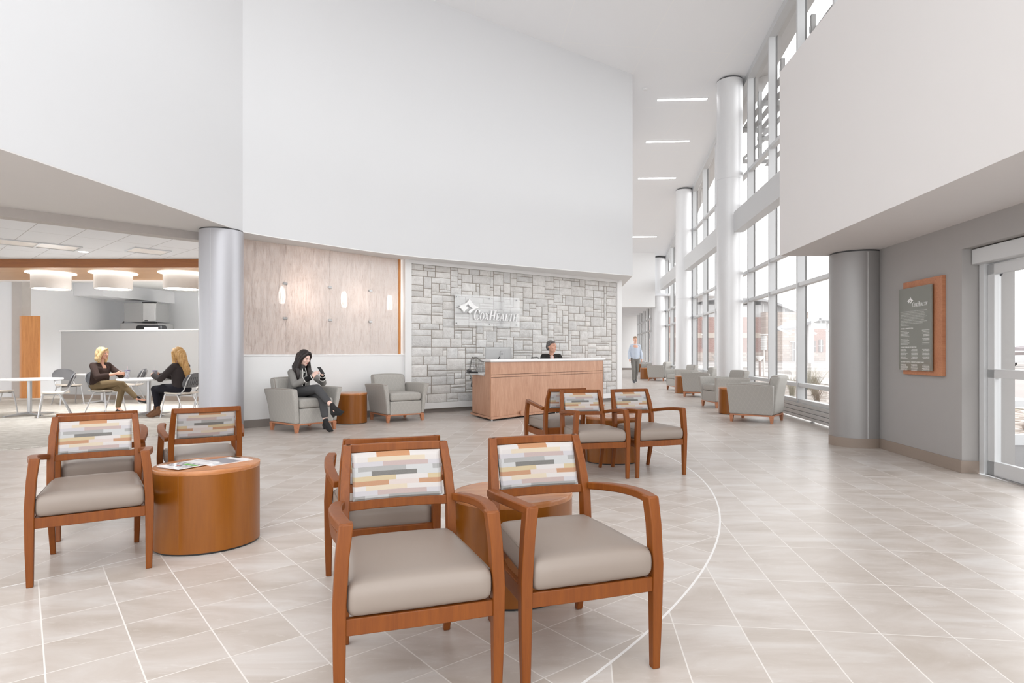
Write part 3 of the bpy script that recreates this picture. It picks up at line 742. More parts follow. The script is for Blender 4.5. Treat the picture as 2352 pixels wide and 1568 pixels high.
# ================================================================== DRUM TABLES
def make_drum(a, b, h, name='oval_drum_table'):
    t = thing(name, 'x', 'table')
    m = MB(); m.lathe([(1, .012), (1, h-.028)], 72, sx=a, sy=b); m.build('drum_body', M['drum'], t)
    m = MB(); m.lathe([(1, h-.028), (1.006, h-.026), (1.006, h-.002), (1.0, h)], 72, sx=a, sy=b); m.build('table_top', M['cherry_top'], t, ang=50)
    m = MB(); m.lathe([(.97, 0), (.97, .013)], 48, sx=a, sy=b); m.build('plinth', M['black'], t)
    m = MB(); m.sweep([(a*math.cos(2.2)*1.0, -b*math.sin(2.2)*1.0, .02), (a*math.cos(2.2), -b*math.sin(2.2), h-.03)], .003, .002); m.build('veneer_seam', M['canopy_edge'], t)
    return t
ov = make_drum(.305, .262, .5)
for x, y, d, lb in ((-1.925, 3.86, 32, 'oval wooden drum table with two magazines on top'),
                    (.005, 3.09, 18, 'oval wooden drum table behind the nearest guest chairs, nothing on it'),
                    (1.12, 6.78, 15, 'oval wooden drum table in the far guest chair group before the desk')):
    place(ov, (x, y, 0), D2(d), lb, 'oval drum tables')
rd = make_drum(.265, .265, .515, 'round_drum_table')
for x, y, lb in ((-2.76, 10.47, 'round wooden side table between the two armchairs under the resin screen'),
                 (4.36, 12.05, 'round wooden side table between the two nearest window armchairs'),
                 (5.12, 18.15, 'round wooden side table in the second pair of window armchairs'),
                 (6.15, 27.95, 'round wooden side table in the far pair of window armchairs'),
                 (8.0, 38.3, 'tiny round wooden side table at the far end of the corridor')):
    place(rd, (x, y, 0), 0, lb, 'round drum tables')

# magazines
def magazine(loc, rot, lb, kind):
    t = thing('magazine', lb, 'magazine', loc, rot, 'magazines on the oval table')
    m = MB(); m.box(-.105, .105, -.138, .138, 0, .004); m.build('pages', M['white_top'], t)
    W_ = rgb(238, 238, 240); g1 = rgb(150, 152, 160); g2 = rgb(205, 206, 210); gr = rgb(110, 190, 90); dk = rgb(70, 76, 66); rd_ = rgb(190, 110, 100)
    m = MB(); cells = 14; rows = 18
    for i in range(cells):
        for j in range(rows):
            u = (i+.5)/cells; v = (j+.5)/rows; c = W_
            if kind == 0:
                if .28 < v < .62: c = g2 if (i+j) % 3 else g1
                if .40 < v < .5 and u > .45: c = gr
                if .16 < v < .3: c = g2 if (i*3+j) % 4 else dk
                if .2 < v < .27 and .4 < u < .6: c = rd_
                if v > .82 and .1 < u < .8 and j % 2: c = g2
            else:
                if .12 < v < .72: c = g1 if v > .35 else g2
                if .2 < v < .35 and .2 < u < .5: c = dk
                if v > .9 and u < .4: c = dk
            m.col = c
            xa, xb = -.105+.21*i/cells, -.105+.21*(i+1)/cells; ya, yb = -.138+.276*j/rows, -.138+.276*(j+1)/rows
            m.add([(xa, ya, .0045), (xb, ya, .0045), (xb, yb, .0045), (xa, yb, .0045)], [(0, 1, 2, 3)])
    m.build('cover', MG, t, smooth=False)
MG = attr_mat('glossy_print', .25, 0, 50, namt=.05)
magazine((-1.86, 3.93, .5005), D2(-35), 'white and grey magazine lying half under the other on the oval table', 1)
magazine((-2.01, 3.79, .5055), D2(-28), 'magazine with green picture on its cover, on top, on the oval table', 0)

# ================================================================== LOUNGE ARMCHAIRS
def make_armchair():
    t = thing('lounge_armchair', 'x', 'armchair', group='quilted gray lounge armchairs')
    F = M['quilt']
    for s in (-1, 1):
        def arm(x, y, z, s=s):
            k = max(0, (z-.14)/.52); xo = (x-.30)/.07            # 0 inner .. 1 outer
            x = .300+.02*k+xo*(.062+.035*k*k)+.035*k*k
            y = y+(-.035*k if y < -.1 else .03*k)
            z = z-.03*max(0, (y+.1))*k+.006*math.sin(PI*min(1, max(0, (y+.42)/.8)))*k
            return (s*x, y, z)
        m = MB(); m.rbox(.30, .37, -.375, .345, .14, .66, .018, arm, 12)
        if s < 0: m.f = [tuple(reversed(f)) for f in m.f]
        m.build('arm', F, t, ang=60)
        pts = [Vector(arm(x_, y_, z_)) for x_, y_, z_ in ((.363, .335, .648), (.366, .31, .654), (.366, .1, .655), (.366, -.15, .655), (.366, -.35, .654), (.361, -.367, .651), (.345, -.372, .651), (.325, -.372, .651), (.309, -.367, .651))]
        m = MB(); m.tube(pts, .004, 6); m.build('welt', M['seat_tan'], t)
    def back(x, y, z):
        k = (z-.14)/.68; y = y+.085*k*k; z = z-.012*(x/.3)**2*max(0, k)
        if z > .6 and y < .3: y += .01
        return (x, y, z)
    m = MB(); m.rbox(-.312, .312, .20, .37, .14, .82, .045, back, 14); m.build('backrest', F, t, ang=60)
    for s in (-1, 1):
        m = MB(); m.tube([back(s*.303, .215, .66), back(s*.301, .213, .76), back(s*.298, .226, .795), back(s*.297, .25, .808), back(s*.297, .33, .808)], .004, 6); m.build('welt', M['seat_tan'], t)
    m = MB(); m.rbox(-.297, .297, -.385, .23, .362, .502, .045, lambda x, y, z: (x, y, z+.012*(1-(x/.3)**2)*(1 if z > .43 else 0)), 14); m.build('seat_cushion', F, t, ang=60)
    m = MB(); m.rbox(-.30, .30, -.372, .3, .13, .36, .01, None, 8); m.build('seat_base', F, t, ang=60)
    m = MB()
    for p, q in (((-.345, -.355), (.345, -.355)), ((-.345, .335), (.345, .335))): m.sweep([(p[0], p[1], .125), (q[0], q[1], .125)], .03, .025)
    for s in (-1, 1): m.sweep([(s*.34, -.35, .125), (s*.34, .33, .125)], .03, .025)
    m.build('wood_plinth', M['panel_wood'], t, bev=.003)
    for sx in (-1, 1):
        for sy in (-1, 1):
            m = MB(); m.leg([(sx*.332, sy*.335-.01, 0, .042, .04), (sx*.325, sy*.33-.01, .125, .068, .066)]); m.build('leg', M['panel_wood'], t, bev=.003)
    return t
ac = make_armchair()
for x, y, d, lb in (
    (-3.28, 9.56, 52, 'gray quilted armchair in which the woman with the phone sits'),
    (-2.07, 10.92, 37, 'empty gray quilted armchair under the screen, in front of the stone wall edge'),
    (4.33, 10.76, -127, 'gray quilted window armchair seen from behind, nearest of the window row'),
    (4.72, 13.55, -82, 'gray quilted window armchair with open seat visible behind the nearest one'),
    (5.2, 16.75, -127, 'gray quilted window armchair seen from behind, in the second pair'),
    (5.5, 19.75, -82, 'gray quilted window armchair with seat visible, in the second pair'),
    (6.36, 26.3, -127, 'gray quilted window armchair seen from behind, in the far pair'),
    (6.85, 29.9, -82, 'gray quilted window armchair facing the walkway, farthest of the row')):
    place(ac, (x, y, 0), D2(d), lb)

# ================================================================== RECEPTION DESK
P0 = Vector((-.367, 10.70)); du = Vector((.66, .751)).normalized(); dl = Vector((-.39, .92)).normalized()
da = math.atan2(du.y, du.x)
dk = thing('reception_desk', 'long wooden reception desk with white stone counter in front of stone wall', 'desk', (P0.x, P0.y, 0), da)
R3 = Matrix.Rotation(-da, 2); e = R3 @ dl       # left end panel direction in the desk's frame
L = 3.6
dn = Vector((-e.y, e.x))
m = MB(); m.box(0, L, 0, .03, .05, .76); m.box(0, L, .008, .03, .76, .768); m.box(0, L, 0, .03, .768, .808); m.box(0, L, .008, .03, .808, .816); m.box(0, L, 0, .03, .816, 1.04)
m.build('front_panel', M['desk'], dk)
gm = mat('desk_groove_shadow_gap', rgb(90, 62, 50), .7)
for z in (.764, .812):
    m = MB(); m.box(.0, L, .0075, .0085, z-.004, z+.004); m.build('groove', gm, dk)
m = MB(); m.prism([(0, 0), (.03, .03), (e.x*.30+.02, e.y*.30), (e.x*.30, e.y*.30)], .05, 1.04); m.build('corner_panel', M['desk'], dk, bev=.002)
m = MB(); m.prism([(e.x*.30, e.y*.30), (e.x*.30+.03, e.y*.30), (e.x*1.0+.03, e.y*1.0), (e.x*1.0, e.y*1.0)], .05, .785); m.build('end_panel', M['desk'], dk, bev=.002)
m = MB(); m.prism([(L-.03, 0), (L, 0), (L, .8), (L-.03, .8)], .05, 1.04); m.build('end_panel', M['desk'], dk, bev=.002)
m = MB(); m.prism([(-.05, -.035), (L+.04, -.035), (L+.04, .34), (e.x*.33-.04, .31)], 1.045, 1.085); m.build('counter_top', M['white_top'], dk, bev=.006)
m = MB(); m.prism([(-.02, -.012), (L+.01, -.012), (L+.01, .3), (e.x*.3-.01, .29)], 1.035, 1.045); m.build('counter_subtop', M['steel'], dk)
m = MB(); m.prism([(e.x*.32-.02, .3), (L, .3), (L, .95), (e.x-.03, e.y+.03)], .79, .822); m.build('work_surface', M['white_top'], dk, bev=.003)
m = MB(); m.prism([(-.02, -.025), (L+.02, -.025), (L+.02, 0), (0, 0), (e.x, e.y+.02), (e.x-.03, e.y+.02)], .03, .07); m.build('base_trim', M['desk'], dk, bev=.004)
m = MB(); m.box(.75, .83, -.055, -.02, .05, .13); m.build('base_block', M['desk'], dk, bev=.003)
for x in (.05, .95, 1.9, 2.8, 3.5):
    m = MB(); m.lathe([(.02, 0), (.02, .04)], 12, (x, .03)); m.build('levelling_foot', M['steel'], dk)
def desk_at(u, v, z): p = P0+du*u+Vector((-du.y, du.x))*v; return (p.x, p.y, z)

# monitor seen from behind
mo = thing('computer_monitor', 'silver computer monitor seen from behind on reception desk', 'monitor', desk_at(.86, .62, .824), D2(4))
SI = mat('monitor_silver', rgb(170, 170, 170), .35, metal=.4)
m = MB(); m.rbox(-.25, .25, -.018, .012, .17, .485, .012, None, 8); m.build('screen_housing', SI, mo)
m = MB(); m.box(-.245, .245, .012, .016, .175, .48); m.build('display', M['black'], mo)
m = MB(); m.box(.035, .105, -.05, -.02, .0, .41); m.build('stand_neck', SI, mo, bev=.006)
m = MB(); m.box(-.03, .17, -.12, .06, 0, .012); m.build('stand_foot', SI, mo, bev=.004)
m = MB(); m.tube([(.07+.017*math.cos(a), -.0515, .355+.017*math.sin(a)) for a in [2*PI*i/24 for i in range(25)]], .0016, 5)
T_ = Matrix.Translation((.07, -.051, .355)) @ Matrix.Rotation(PI/2, 4, 'X')
def text_mesh(s, size, T, matl, parent, name='lettering', ext=.0004, align='CENTER', sx=1.0, bold=0):
    c = bpy.data.curves.new(name, 'FONT'); c.body = s; c.size = size; c.extrude = ext; c.align_x = align; c.align_y = 'CENTER'; c.offset = bold; c.resolution_u = 2
    o = bpy.data.objects.new(name, c); COL.objects.link(o); dg = bpy.context.evaluated_depsgraph_get()
    me = bpy.data.meshes.new_from_object(o.evaluated_get(dg)); bpy.data.objects.remove(o)
    me.transform(T @ Matrix.Diagonal((sx, 1, 1, 1))); me.materials.clear(); me.materials.append(matl)
    k = bpy.data.objects.new(name, me); COL.objects.link(k); k.parent = parent; return k
m.build('maker_badge', M['dark'], mo)
text_mesh('DELL', .0115, T_, M['dark'], mo)
m = MB(); m.tube([(.02, -.03, .3), (.0, -.05, .26), (.035, -.05, .25)], .006, 6); m.build('cable', M['black'], mo)
m = MB(); 
# small dark telephone on the work surface
ph = thing('desk_telephone', 'small black desk phone on white work surface at desk end', 'telephone', desk_at(.15, .62, .824), D2(20))
m = MB(); m.prism([(-.09, -.08), (.09, -.08), (.09, .08), (-.09, .08)], 0, .03); m.build('phone_base', M['black'], ph, bev=.005)
m = MB(); m.sweep([(-.06, -.09, .045), (-.06, 0, .06), (-.06, .09, .045)], .045, .03); m.build('handset', M['dark'], ph, bev=.006)

# office chairs with mesh backs
def make_office_chair():
    t = thing('office_chair', 'x', 'office chair', group='mesh office chairs behind the desk')
    def bk(u, v):    # u -1..1, v 0..1
        w = .15+.15*math.sin(PI*min(1, .18+v*.62)); top = .58+.50*v+(.035*math.cos(u*PI*1.0-PI) if v > .8 else 0)*-1*(v-.8)*5*-1
        return Vector((u*w, .20+.05*v-.05*(1-u*u)*0+.06*u*u*-1, top))
    rim = [bk(-1, v/10) for v in range(11)]+[bk(u/8, 1)+Vector((0, 0, .02*math.cos(u/8*PI*2)*-1+.0)) for u in range(-7, 8)]+[bk(1, 1-v/10) for v in range(11)]+[bk(1-u/5, 0) for u in range(1, 10)]
    m = MB(); R = rim+[rim[0]]; m.tube(R, .014, 8, False); m.build('back_frame', mat('graphite_frame', rgb(134, 132, 129), .5), t)
    m = MB()
    for k in range(-11, 12):
        u = k/12; m.tube([bk(u*(.4+.6*v/8), v/8)+Vector((0, .0, 0)) for v in range(9)], .0032, 4, False)
    for v in range(1, 12): m.tube([bk(u/8, v/12) for u in range(-8, 9)], .003, 4, False)
    m.build('mesh_back', mat('graphite_mesh', rgb(112, 110, 108), .6), t)
    m = MB(); m.rbox(-.25, .25, -.28, .18, .44, .50, .03, None, 10); m.build('seat', M['dark'], t)
    m = MB(); m.tube([(0, 0, .1), (0, 0, .44)], .028, 12); m.tube([(0, .1, .43), (0, .24, .5), (0, .235, .7)], .02, 8); m.build('stem', M['dark'], t)
    for s in (-1, 1):
        m = MB(); m.tube([(s*.18, .1, .46), (s*.30, .08, .52), (s*.30, .0, .66)], .014, 8); m.rbox(s*.30-.035, s*.30+.035, -.16, .1, .66, .69, .012, None, 6); m.build('armrest', M['dark'], t)
    for k in range(5):
        a = 2*PI*k/5; m = MB(); m.tube([(0, 0, .11), (.28*math.cos(a), .28*math.sin(a), .065)], [.022, .014], 8); m.ball((.29*math.cos(a), .29*math.sin(a), .03), .028, 10, 6); m.build('base_leg', M['dark'], t)
    return t
oc = make_office_chair()
place(oc, (-.52, 12.42, 0), D2(165), 'gray mesh office chair at the low end of the reception desk')
place(oc, (.48, 13.05, 0), D2(220), 'gray mesh office chair directly behind the receptionist')

# ================================================================== LOGO SIGN, EMBLEM AND LETTERS
def qb(a, c, b, n=8): return [((1-t)**2*a[0]+2*t*(1-t)*c[0]+t*t*b[0], (1-t)**2*a[1]+2*t*(1-t)*c[1]+t*t*b[1]) for t in [i/n for i in range(n)]]
def emblem():   # unit: pixels of the emblem drawing, y down
    up = qb((640, 300), (715, 470), (915, 550))+qb((915, 550), (720, 600), (638, 772))+[(598, 690)]+qb((605, 690), (630, 620), (752, 580))+qb((752, 580), (640, 550), (595, 438))+qb((595, 438), (575, 490), (530, 518))+[(500, 500), (440, 478)]+qb((485, 455), (590, 440), (640, 300))
    st = qb((312, 563), (440, 600), (480, 712))+qb((480, 712), (515, 610), (640, 577))+qb((640, 577), (520, 545), (480, 440))+[(455, 480), (352, 516), (385, 535)]
    return [up, st]
def glyph(ch):
    """polygons in a unit cell: cap height 1, y up"""
    t = .15; h = .07; s = .05
    def R(x0, y0, x1, y1): return [(x0, y0), (x1, y0), (x1, y1), (x0, y1)]
    def arc(cx, cy, rx, ry, a0, a1, w0, n=22):
        out = []; inn = []
        for i in range(n+1):
            a = math.radians(a0+(a1-a0)*i/n); w = .05+w0*abs(math.cos(a))
            out.append((cx+rx*math.cos(a), cy+ry*math.sin(a))); inn.append((cx+(rx-w)*math.cos(a), cy+(ry-.055-.0*w)*math.sin(a)))
        return [[out[i], out[i+1], inn[i+1], inn[i]] for i in range(n)]
    if ch == 'C': return arc(.40, .5, .38, .52, 42, 318, .10)+[[(.66, .62), (.71, .62), (.73, .98), (.68, .98), (.60, .86)]], .74
    if ch == 'O': return arc(.40, .5, .37, .52, 0, 360, .09, 30), .80
    if ch == 'X': return [[(.05, 1), (.22, 1), (.72, 0), (.55, 0)], [(.60, 1), (.67, 1), (.14, 0), (.07, 0)], R(0, .95, .30, 1), R(.5, .95, .76, 1), R(-.02, 0, .24, .05), R(.48, 0, .78, .05)], .78
    if ch == 'H': return [R(.10, 0, .10+t, 1), R(.62, 0, .62+t, 1), R(.2, .48, .7, .48+h), R(.0, 0, .35, s), R(.0, 1-s, .35, 1), R(.52, 0, .87, s), R(.52, 1-s, .87, 1)], .88
    if ch == 'E': return [R(.1, 0, .1+t, 1), R(.0, 0, .64, s+.01), R(0, 1-s-.01, .62, 1), R(.2, .47, .5, .47+h), R(.46, .38, .5, .64), [(.60, 0), (.64, 0), (.68, .24), (.64, .24)], R(.58, .78, .62, 1)], .70
    if ch == 'A': return [[(.06, 0), (.12, 0), (.42, 1), (.36, 1)], [(.34, 1), (.46, 1), (.82, 0), (.64, 0)], R(.18, .30, .62, .30+h), R(-.03, 0, .24, s), R(.55, 0, .90, s)], .88
    if ch == 'L': return [R(.1, 0, .1+t, 1), R(0, 0, .62, s+.01), R(0, 1-s, .36, 1), [(.58, 0), (.62, 0), (.67, .27), (.63, .27)]], .66
    if ch == 'T': return [R(.30, 0, .30+t, 1), R(.04, 1-s-.02, .72, 1), R(.2, 0, .56, s), R(.02, .76, .07, 1), R(.69, .76, .74, 1)], .76
def word(T, h1, x0, matl, parent, depth=.02, track=.10, each=True, width=None):
    x = 0; items = []
    for i, ch in enumerate('COXHEALTH'):
        big = i in (0, 3); h = h1*(1.0 if big else .735)
        polys, w = glyph(ch); items.append((ch, polys, x, h)); x += (w*.98+track)*h*.93
    sc = width/x if width else 1
    allm = MB()
    for ch, polys, xx, h in items:
        m = MB() if each else allm
        for p in polys:
            q = [(x0+(xx+a*h*.93)*sc+.19*b*h, b*h) for a, b in p]
            ar = sum(q[i][0]*q[(i+1) % len(q)][1]-q[(i+1) % len(q)][0]*q[i][1] for i in range(len(q)))
            if ar < 0: q.reverse()
            m.plate(q, T, depth)
        if each: m.build('letter', matl, parent, smooth=False)
    if not each: allm.build('lettering', matl, parent, smooth=False)
SP = Vector((-1.205, 12.50)); 
sg = thing('logo_sign', 'clear glass sign with white star emblem and CoxHealth letters on stone wall', 'sign', (SP.x+.033, SP.y-.045, 0), sang)
FR = glass_mat('frosted_sign_glass', (.93, .94, .95, 1)); 
_t = NT(FR)
SGW = 1.64
def sign_glass():
    mm = bpy.data.materials.new('sign_glass'); mm.use_nodes = True; t = NT(mm); t.n.clear()
    a = t.new('ShaderNodeBsdfTransparent'); b = t.new('ShaderNodeBsdfDiffuse'); b.inputs[0].default_value = rgb(232, 233, 234); g = t.new('ShaderNodeBsdfGlossy'); g.inputs[1].default_value = .05
    x = t.new('ShaderNodeMixShader'); x.inputs[0].default_value = .25; y = t.new('ShaderNodeMixShader'); y.inputs[0].default_value = .05
    t.l.new(a.outputs[0], x.inputs[1]); t.l.new(b.outputs[0], x.inputs[2]); t.l.new(x.outputs[0], y.inputs[1]); t.l.new(g.outputs[0], y.inputs[2])
    o = t.new('ShaderNodeOutputMaterial'); t.l.new(y.outputs[0], o.inputs[0]); return mm
m = MB(); m.box(0, SGW, -.012, 0, 1.765, 2.40); m.build('glass_plate', sign_glass(), sg)
m = MB(); m.box(-.004, .004, -.013, .001, 1.765, 2.40); m.build('bright_edge', M['white_top'], sg)
for x in (.05, .86, 1.57):
    for z in (1.81, 2.35):
        m = MB(); m.tube([(x, .06, z), (x, -.03, z)], .013, 12); m.build('standoff', M['steel'], sg)
TE = Matrix.Translation((0, -.013, 0)) @ Matrix.Rotation(PI/2, 4, 'X')      # u right, v up, normal towards the room
WL = mat('white_letter', rgb(250, 250, 250), .5)
for p in emblem():
    q = [(.055+(x-312)/603*.505, 2.325-(y-300)/472*.345) for x, y in p]
    ar = sum(q[i][0]*q[(i+1) % len(q)][1]-q[(i+1) % len(q)][0]*q[i][1] for i in range(len(q)))
    if ar < 0: q.reverse()
    m = MB(); m.plate(q, TE, .035); m.build('emblem', WL, sg, smooth=False)
word(TE @ Matrix.Translation((0, 1.885, 0)), .215, .42, WL, sg, .035, .09, True, 1.135)

# ================================================================== PLAQUE
GN = Vector((gw_x(7.08), 7.08)); 
pq = thing('directors_plaque', 'wooden wall plaque with gray glass panel of white text on gray wall', 'plaque'); 
pq.matrix_world = Matrix.Translation((GN.x-.001, GN.y, 0)) @ Matrix.Rotation(ga+PI, 4, 'Z')      # +x to the camera, -y into the room
m = MB(); m.box(0, .735, -.035, 0, .955, 2.01); m.build('wood_board', M['panel_wood'], pq, bev=.002)
GG = mat('gray_green_glass', rgb(126, 127, 120), .12, spec=.6, namt=.03)
m = MB(); m.box(-.04, .60, -.062, -.05, 1.005, 1.935); m.build('glass_panel', GG, pq, bev=.001)
for x in (.05, .5):
    for z in (1.1, 1.85):
        m = MB(); m.tube([(x, -.036, z), (x, -.052, z)], .012, 8); m.build('standoff', M['steel'], pq)
TT = Matrix.Translation((0, -.0625, 0)) @ Matrix.Rotation(PI/2, 4, 'X')
m = MB()
for p in emblem():
    q = [(.135+(x-312)/603*.125, 1.83-(y-300)/472*.082) for x, y in p]
    ar = sum(q[i][0]*q[(i+1) % len(q)][1]-q[(i+1) % len(q)][0]*q[i][1] for i in range(len(q)))
    if ar < 0: q.reverse()
    m.plate(q, TT, .001)
m.build('emblem', WL, pq, smooth=False)
word(TT @ Matrix.Translation((0, 1.715, 0)), .05, .235, WL, pq, .001, .09, False, .29)
PT = mat('white_print', rgb(226, 226, 222), .5)
para = ["In 2008, the CoxHealth Board of Directors voted to take the next step in expanding", "the footprint of CoxHealth. \"To be the best for those who need us\" meant", "investing in the region by building a new hospital for the citizens of Barry and", "Lawrence counties. The planning and staff have worked to make it all reality in", "June. Ground was broken on this hospital and it opened its doors with pride, but for", "the entire CoxHealth network, the hospital is an embodiment of the highest", "standards of care; a debt of gratitude is owed to all those who contributed", "themselves to serving this community through dedication. Recognized are CoxHealth", "Board of Directors, Community Advisory Board, Physicians, Employees,", "auxiliary and administration."]
for i, s in enumerate(para): text_mesh(s, .0135, TT @ Matrix.Translation((.0, 1.668-i*.0172, 0)), PT, pq, 'text_line', .0003, 'LEFT', 1.12 if len(s) > 60 else 1.15)
def t_(s, x, z, size=.014, al='LEFT', bold=0): text_mesh(s, size, TT @ Matrix.Translation((x, z, 0)), PT, pq, 'text_line', .0003, al, 1.0, bold)
t_('OFFICERS / ADMINISTRATION', .0, 1.475, .019, 'LEFT', .0006)
t_('COXHEALTH BOARD OF DIRECTORS', .0, 1.262, .019, 'LEFT', .0006)
t_('COX MONETT HOSPITAL - COMMUNITY ADVISORY BOARD', .0, 1.095, .017, 'LEFT', .0006)
# the small lists are too fine to read in the photograph: short strokes of the same width
rr = random.Random(3); m = MB()
def dash(x0, x1, z):
    x = x0
    while x < x1:
        w = min(rr.uniform(.008, .022), x1-x); q = [(x, z-.0028), (x+w, z-.0028), (x+w, z+.0028), (x, z+.0028)]; m.plate(q, TT, .0004); x += w+.005
for i in range(5): dash(.0, .12+rr.uniform(0, .06), 1.447-i*.0155); dash(.44+rr.uniform(-.03, .03), .56, 1.447-i*.0155)
for i in range(5):
    dash(.0, .14+rr.uniform(0, .06), 1.357-i*.0155)
    if i != 2: dash(.44+rr.uniform(-.02, .02), .56, 1.357-i*.0155)
for i in range(8): z = 1.238-i*.0145; dash(.0, .10+rr.uniform(0, .05), z); dash(.22+rr.uniform(-.01, .01), .33+rr.uniform(0, .02), z); dash(.43+rr.uniform(-.01, .02), .56, z)
for i in range(7): z = 1.07-i*.0145; 
for i in range(6): z = 1.068-i*.0125; dash(.0, .10+rr.uniform(0, .05), z); dash(.22+rr.uniform(-.01, .01), .33+rr.uniform(0, .02), z); dash(.43+rr.uniform(-.01, .02), .56, z)
m.build('small_print', PT, pq, smooth=False)

# ================================================================== LIGHTS IN THE CEILINGS
for i, (xr, y, lb) in enumerate(((1624, 15.5, 'long linear ceiling light nearest the camera, level with the top of the tall column'), (1583, 17.9, 'second linear ceiling light above the walkway'), (1552, 20.55, 'third linear ceiling light above the walkway'), (1508, 25.55, 'farthest linear ceiling light, partly hidden by the bulkhead corner'))):
    x1 = {0: 4.96, 1: 5.2, 2: 5.52, 3: 6.06}[i]
    sl = math.atan2(cz(y+.05)-cz(y-.05), .1)
    t2 = thing('linear_ceiling_light', lb, 'ceiling light', (x1-.63, y, cz(y)-.001), 0, 'linear lights in the main ceiling'); t2.rotation_euler = (sl, 0, D2(-3))
    m = MB(); m.box(-.63, .63, -.045, .045, -.012, .02); m.build('housing', M['white'], t2)
    m = MB(); m.box(-.62, .62, -.036, .036, -.018, -.012); m.build('diffuser', M['lamp_strip'], t2)
sp = thing('smoke_detector', 'small white round detector on ceiling beside the first linear light', 'detector', (3.28, 15.0, cz(15.0)))
m = MB(); m.lathe([(.05, 0), (.06, -.02), (.045, -.045), (.01, -.05)], 20); m.build('detector_body', M['white'], sp)

# cafe pendants
for x, lb in ((-9.98, 'white drum shade ceiling lamp, farthest of three from the round column'), (-8.63, 'white drum shade ceiling lamp, middle one under the wood canopy'), (-7.15, 'white drum shade ceiling lamp nearest the round column')):
    t2 = thing('drum_ceiling_lamp', lb, 'lamp', (x, 13.2, 2.58), 0, 'drum ceiling lamps under the wooden canopy')
    m = MB(); m.lathe([(.36, 0), (.362, .30)], 48); R = m
    m = MB()
    ring = lambda r, z: [Vector((r*math.cos(2*PI*k/48), r*math.sin(2*PI*k/48), z)) for k in range(48)]
    m.ring([ring(.36, 0), ring(.36, .30), ring(.352, .30), ring(.352, 0)], False, True); m.build('shade', M['shade'], t2)
    m = MB(); m.ring([ring(.362, .0), ring(.362, .006), ring(.35, .006), ring(.35, 0)], False, True); m.build('shade_rim', M['seat_tan'], t2)
    m = MB(); m.lathe([(.345, .02), (.345, .025)], 48); m.build('diffuser', M['lamp_on'], t2)
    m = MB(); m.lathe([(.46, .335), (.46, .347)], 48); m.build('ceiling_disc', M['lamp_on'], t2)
    lamp('drum_bulb', 'POINT', (0, 0, -.12), 22, (.98, .99, 1), .2, parent=t2)
for x, y, z, lb in ((-8.05, 11.45, 3.1, 'round recessed downlight in the tiled ceiling before the wood canopy'), (-9.75, 17.7, 3.28, 'round recessed downlight beyond the middle drum lamp'), (-7.7, 18.4, 3.28, 'round recessed downlight beyond the drum lamp nearest the column'), (-6.6, 15.5, 3.28, 'round recessed downlight at the edge of the round column')):
    t2 = thing('recessed_downlight', lb, 'ceiling light', (x, y, z), 0, 'recessed downlights in the cafe ceiling')
    m = MB(); m.lathe([(.095, -.004), (.095, .004)], 24); m.build('trim_ring', M['white'], t2)
    m = MB(); m.lathe([(.08, -.008), (.08, -.004)], 24); m.build('lens', M['lamp_on'], t2)
    lamp('downlight_bulb', 'SPOT', (0, 0, -.03), 460 if y > 15 else 220, (.97, .99, 1), .08, parent=t2, spot=2.4)
# square ceiling troffers and vents
TRM = mat('troffer_panel', rgb(236, 230, 224), .5)
for x, y, sx, lb in ((-8.55, 10.5, .6, 'square ceiling light panel in the cafe ceiling, first of a touching pair'), (-8.12, 10.9, .6, 'square ceiling light panel in the cafe ceiling, second of a touching pair'), (-6.77, 11.35, .6, 'square mirror-like ceiling panel near the round column'), (-10.2, 11.4, .6, 'square ceiling panel at the edge of the photo above the cafe')):
    t2 = thing('ceiling_panel', lb, 'ceiling panel', (x, y, 3.1), D2(-43), 'square panels in the cafe ceiling')
    m = MB(); m.sweep([(-.3, -.3, -.01), (.3, -.3, -.01), (.3, .3, -.01), (-.3, .3, -.01)], .02, .02, closed=True); m.build('frame', M['frame'], t2)
    m = MB(); m.box(-.29, .29, -.29, .29, -.008, -.004); m.build('panel', TRM, t2)

# ================================================================== CAFE FURNITURE
def make_cafe_table(r):
    t = thing('cafe_table', 'x', 'table', group='round white cafe tables')
    m = MB(); m.lathe([(r-.01, .68), (r, .685), (r, .705), (r-.006, .712)], 56); m.build('table_top', M['white_top'], t, ang=50)
    m = MB(); m.lathe([(.038, .05), (.038, .68)], 20); m.build('pedestal', M['chrome'], t)
    for k in range(4):
        a = PI/4+k*PI/2; m = MB(); m.sweep([(0, 0, .06), (.2*math.cos(a), .2*math.sin(a), .04), (.42*math.cos(a), .42*math.sin(a), .022)], [.06, .05, .035], [.035, .03, .02]); m.tube([(.41*math.cos(a), .41*math.sin(a), 0), (.41*math.cos(a), .41*math.sin(a), .02)], .022, 10); m.build('foot', M['chrome'], t, bev=.003)
    return t
ct = make_cafe_table(.53)
place(ct, (-6.96, 11.68, 0), D2(20), 'round white cafe table with two tumblers, between the seated women')
place(ct, (-9.22, 11.65, 0), D2(20), 'round white cafe table by the golden wood panel, nobody at it')
place(ct, (-9.78, 14.55, 0), D2(10), 'round white cafe table behind the two women, before the half wall')

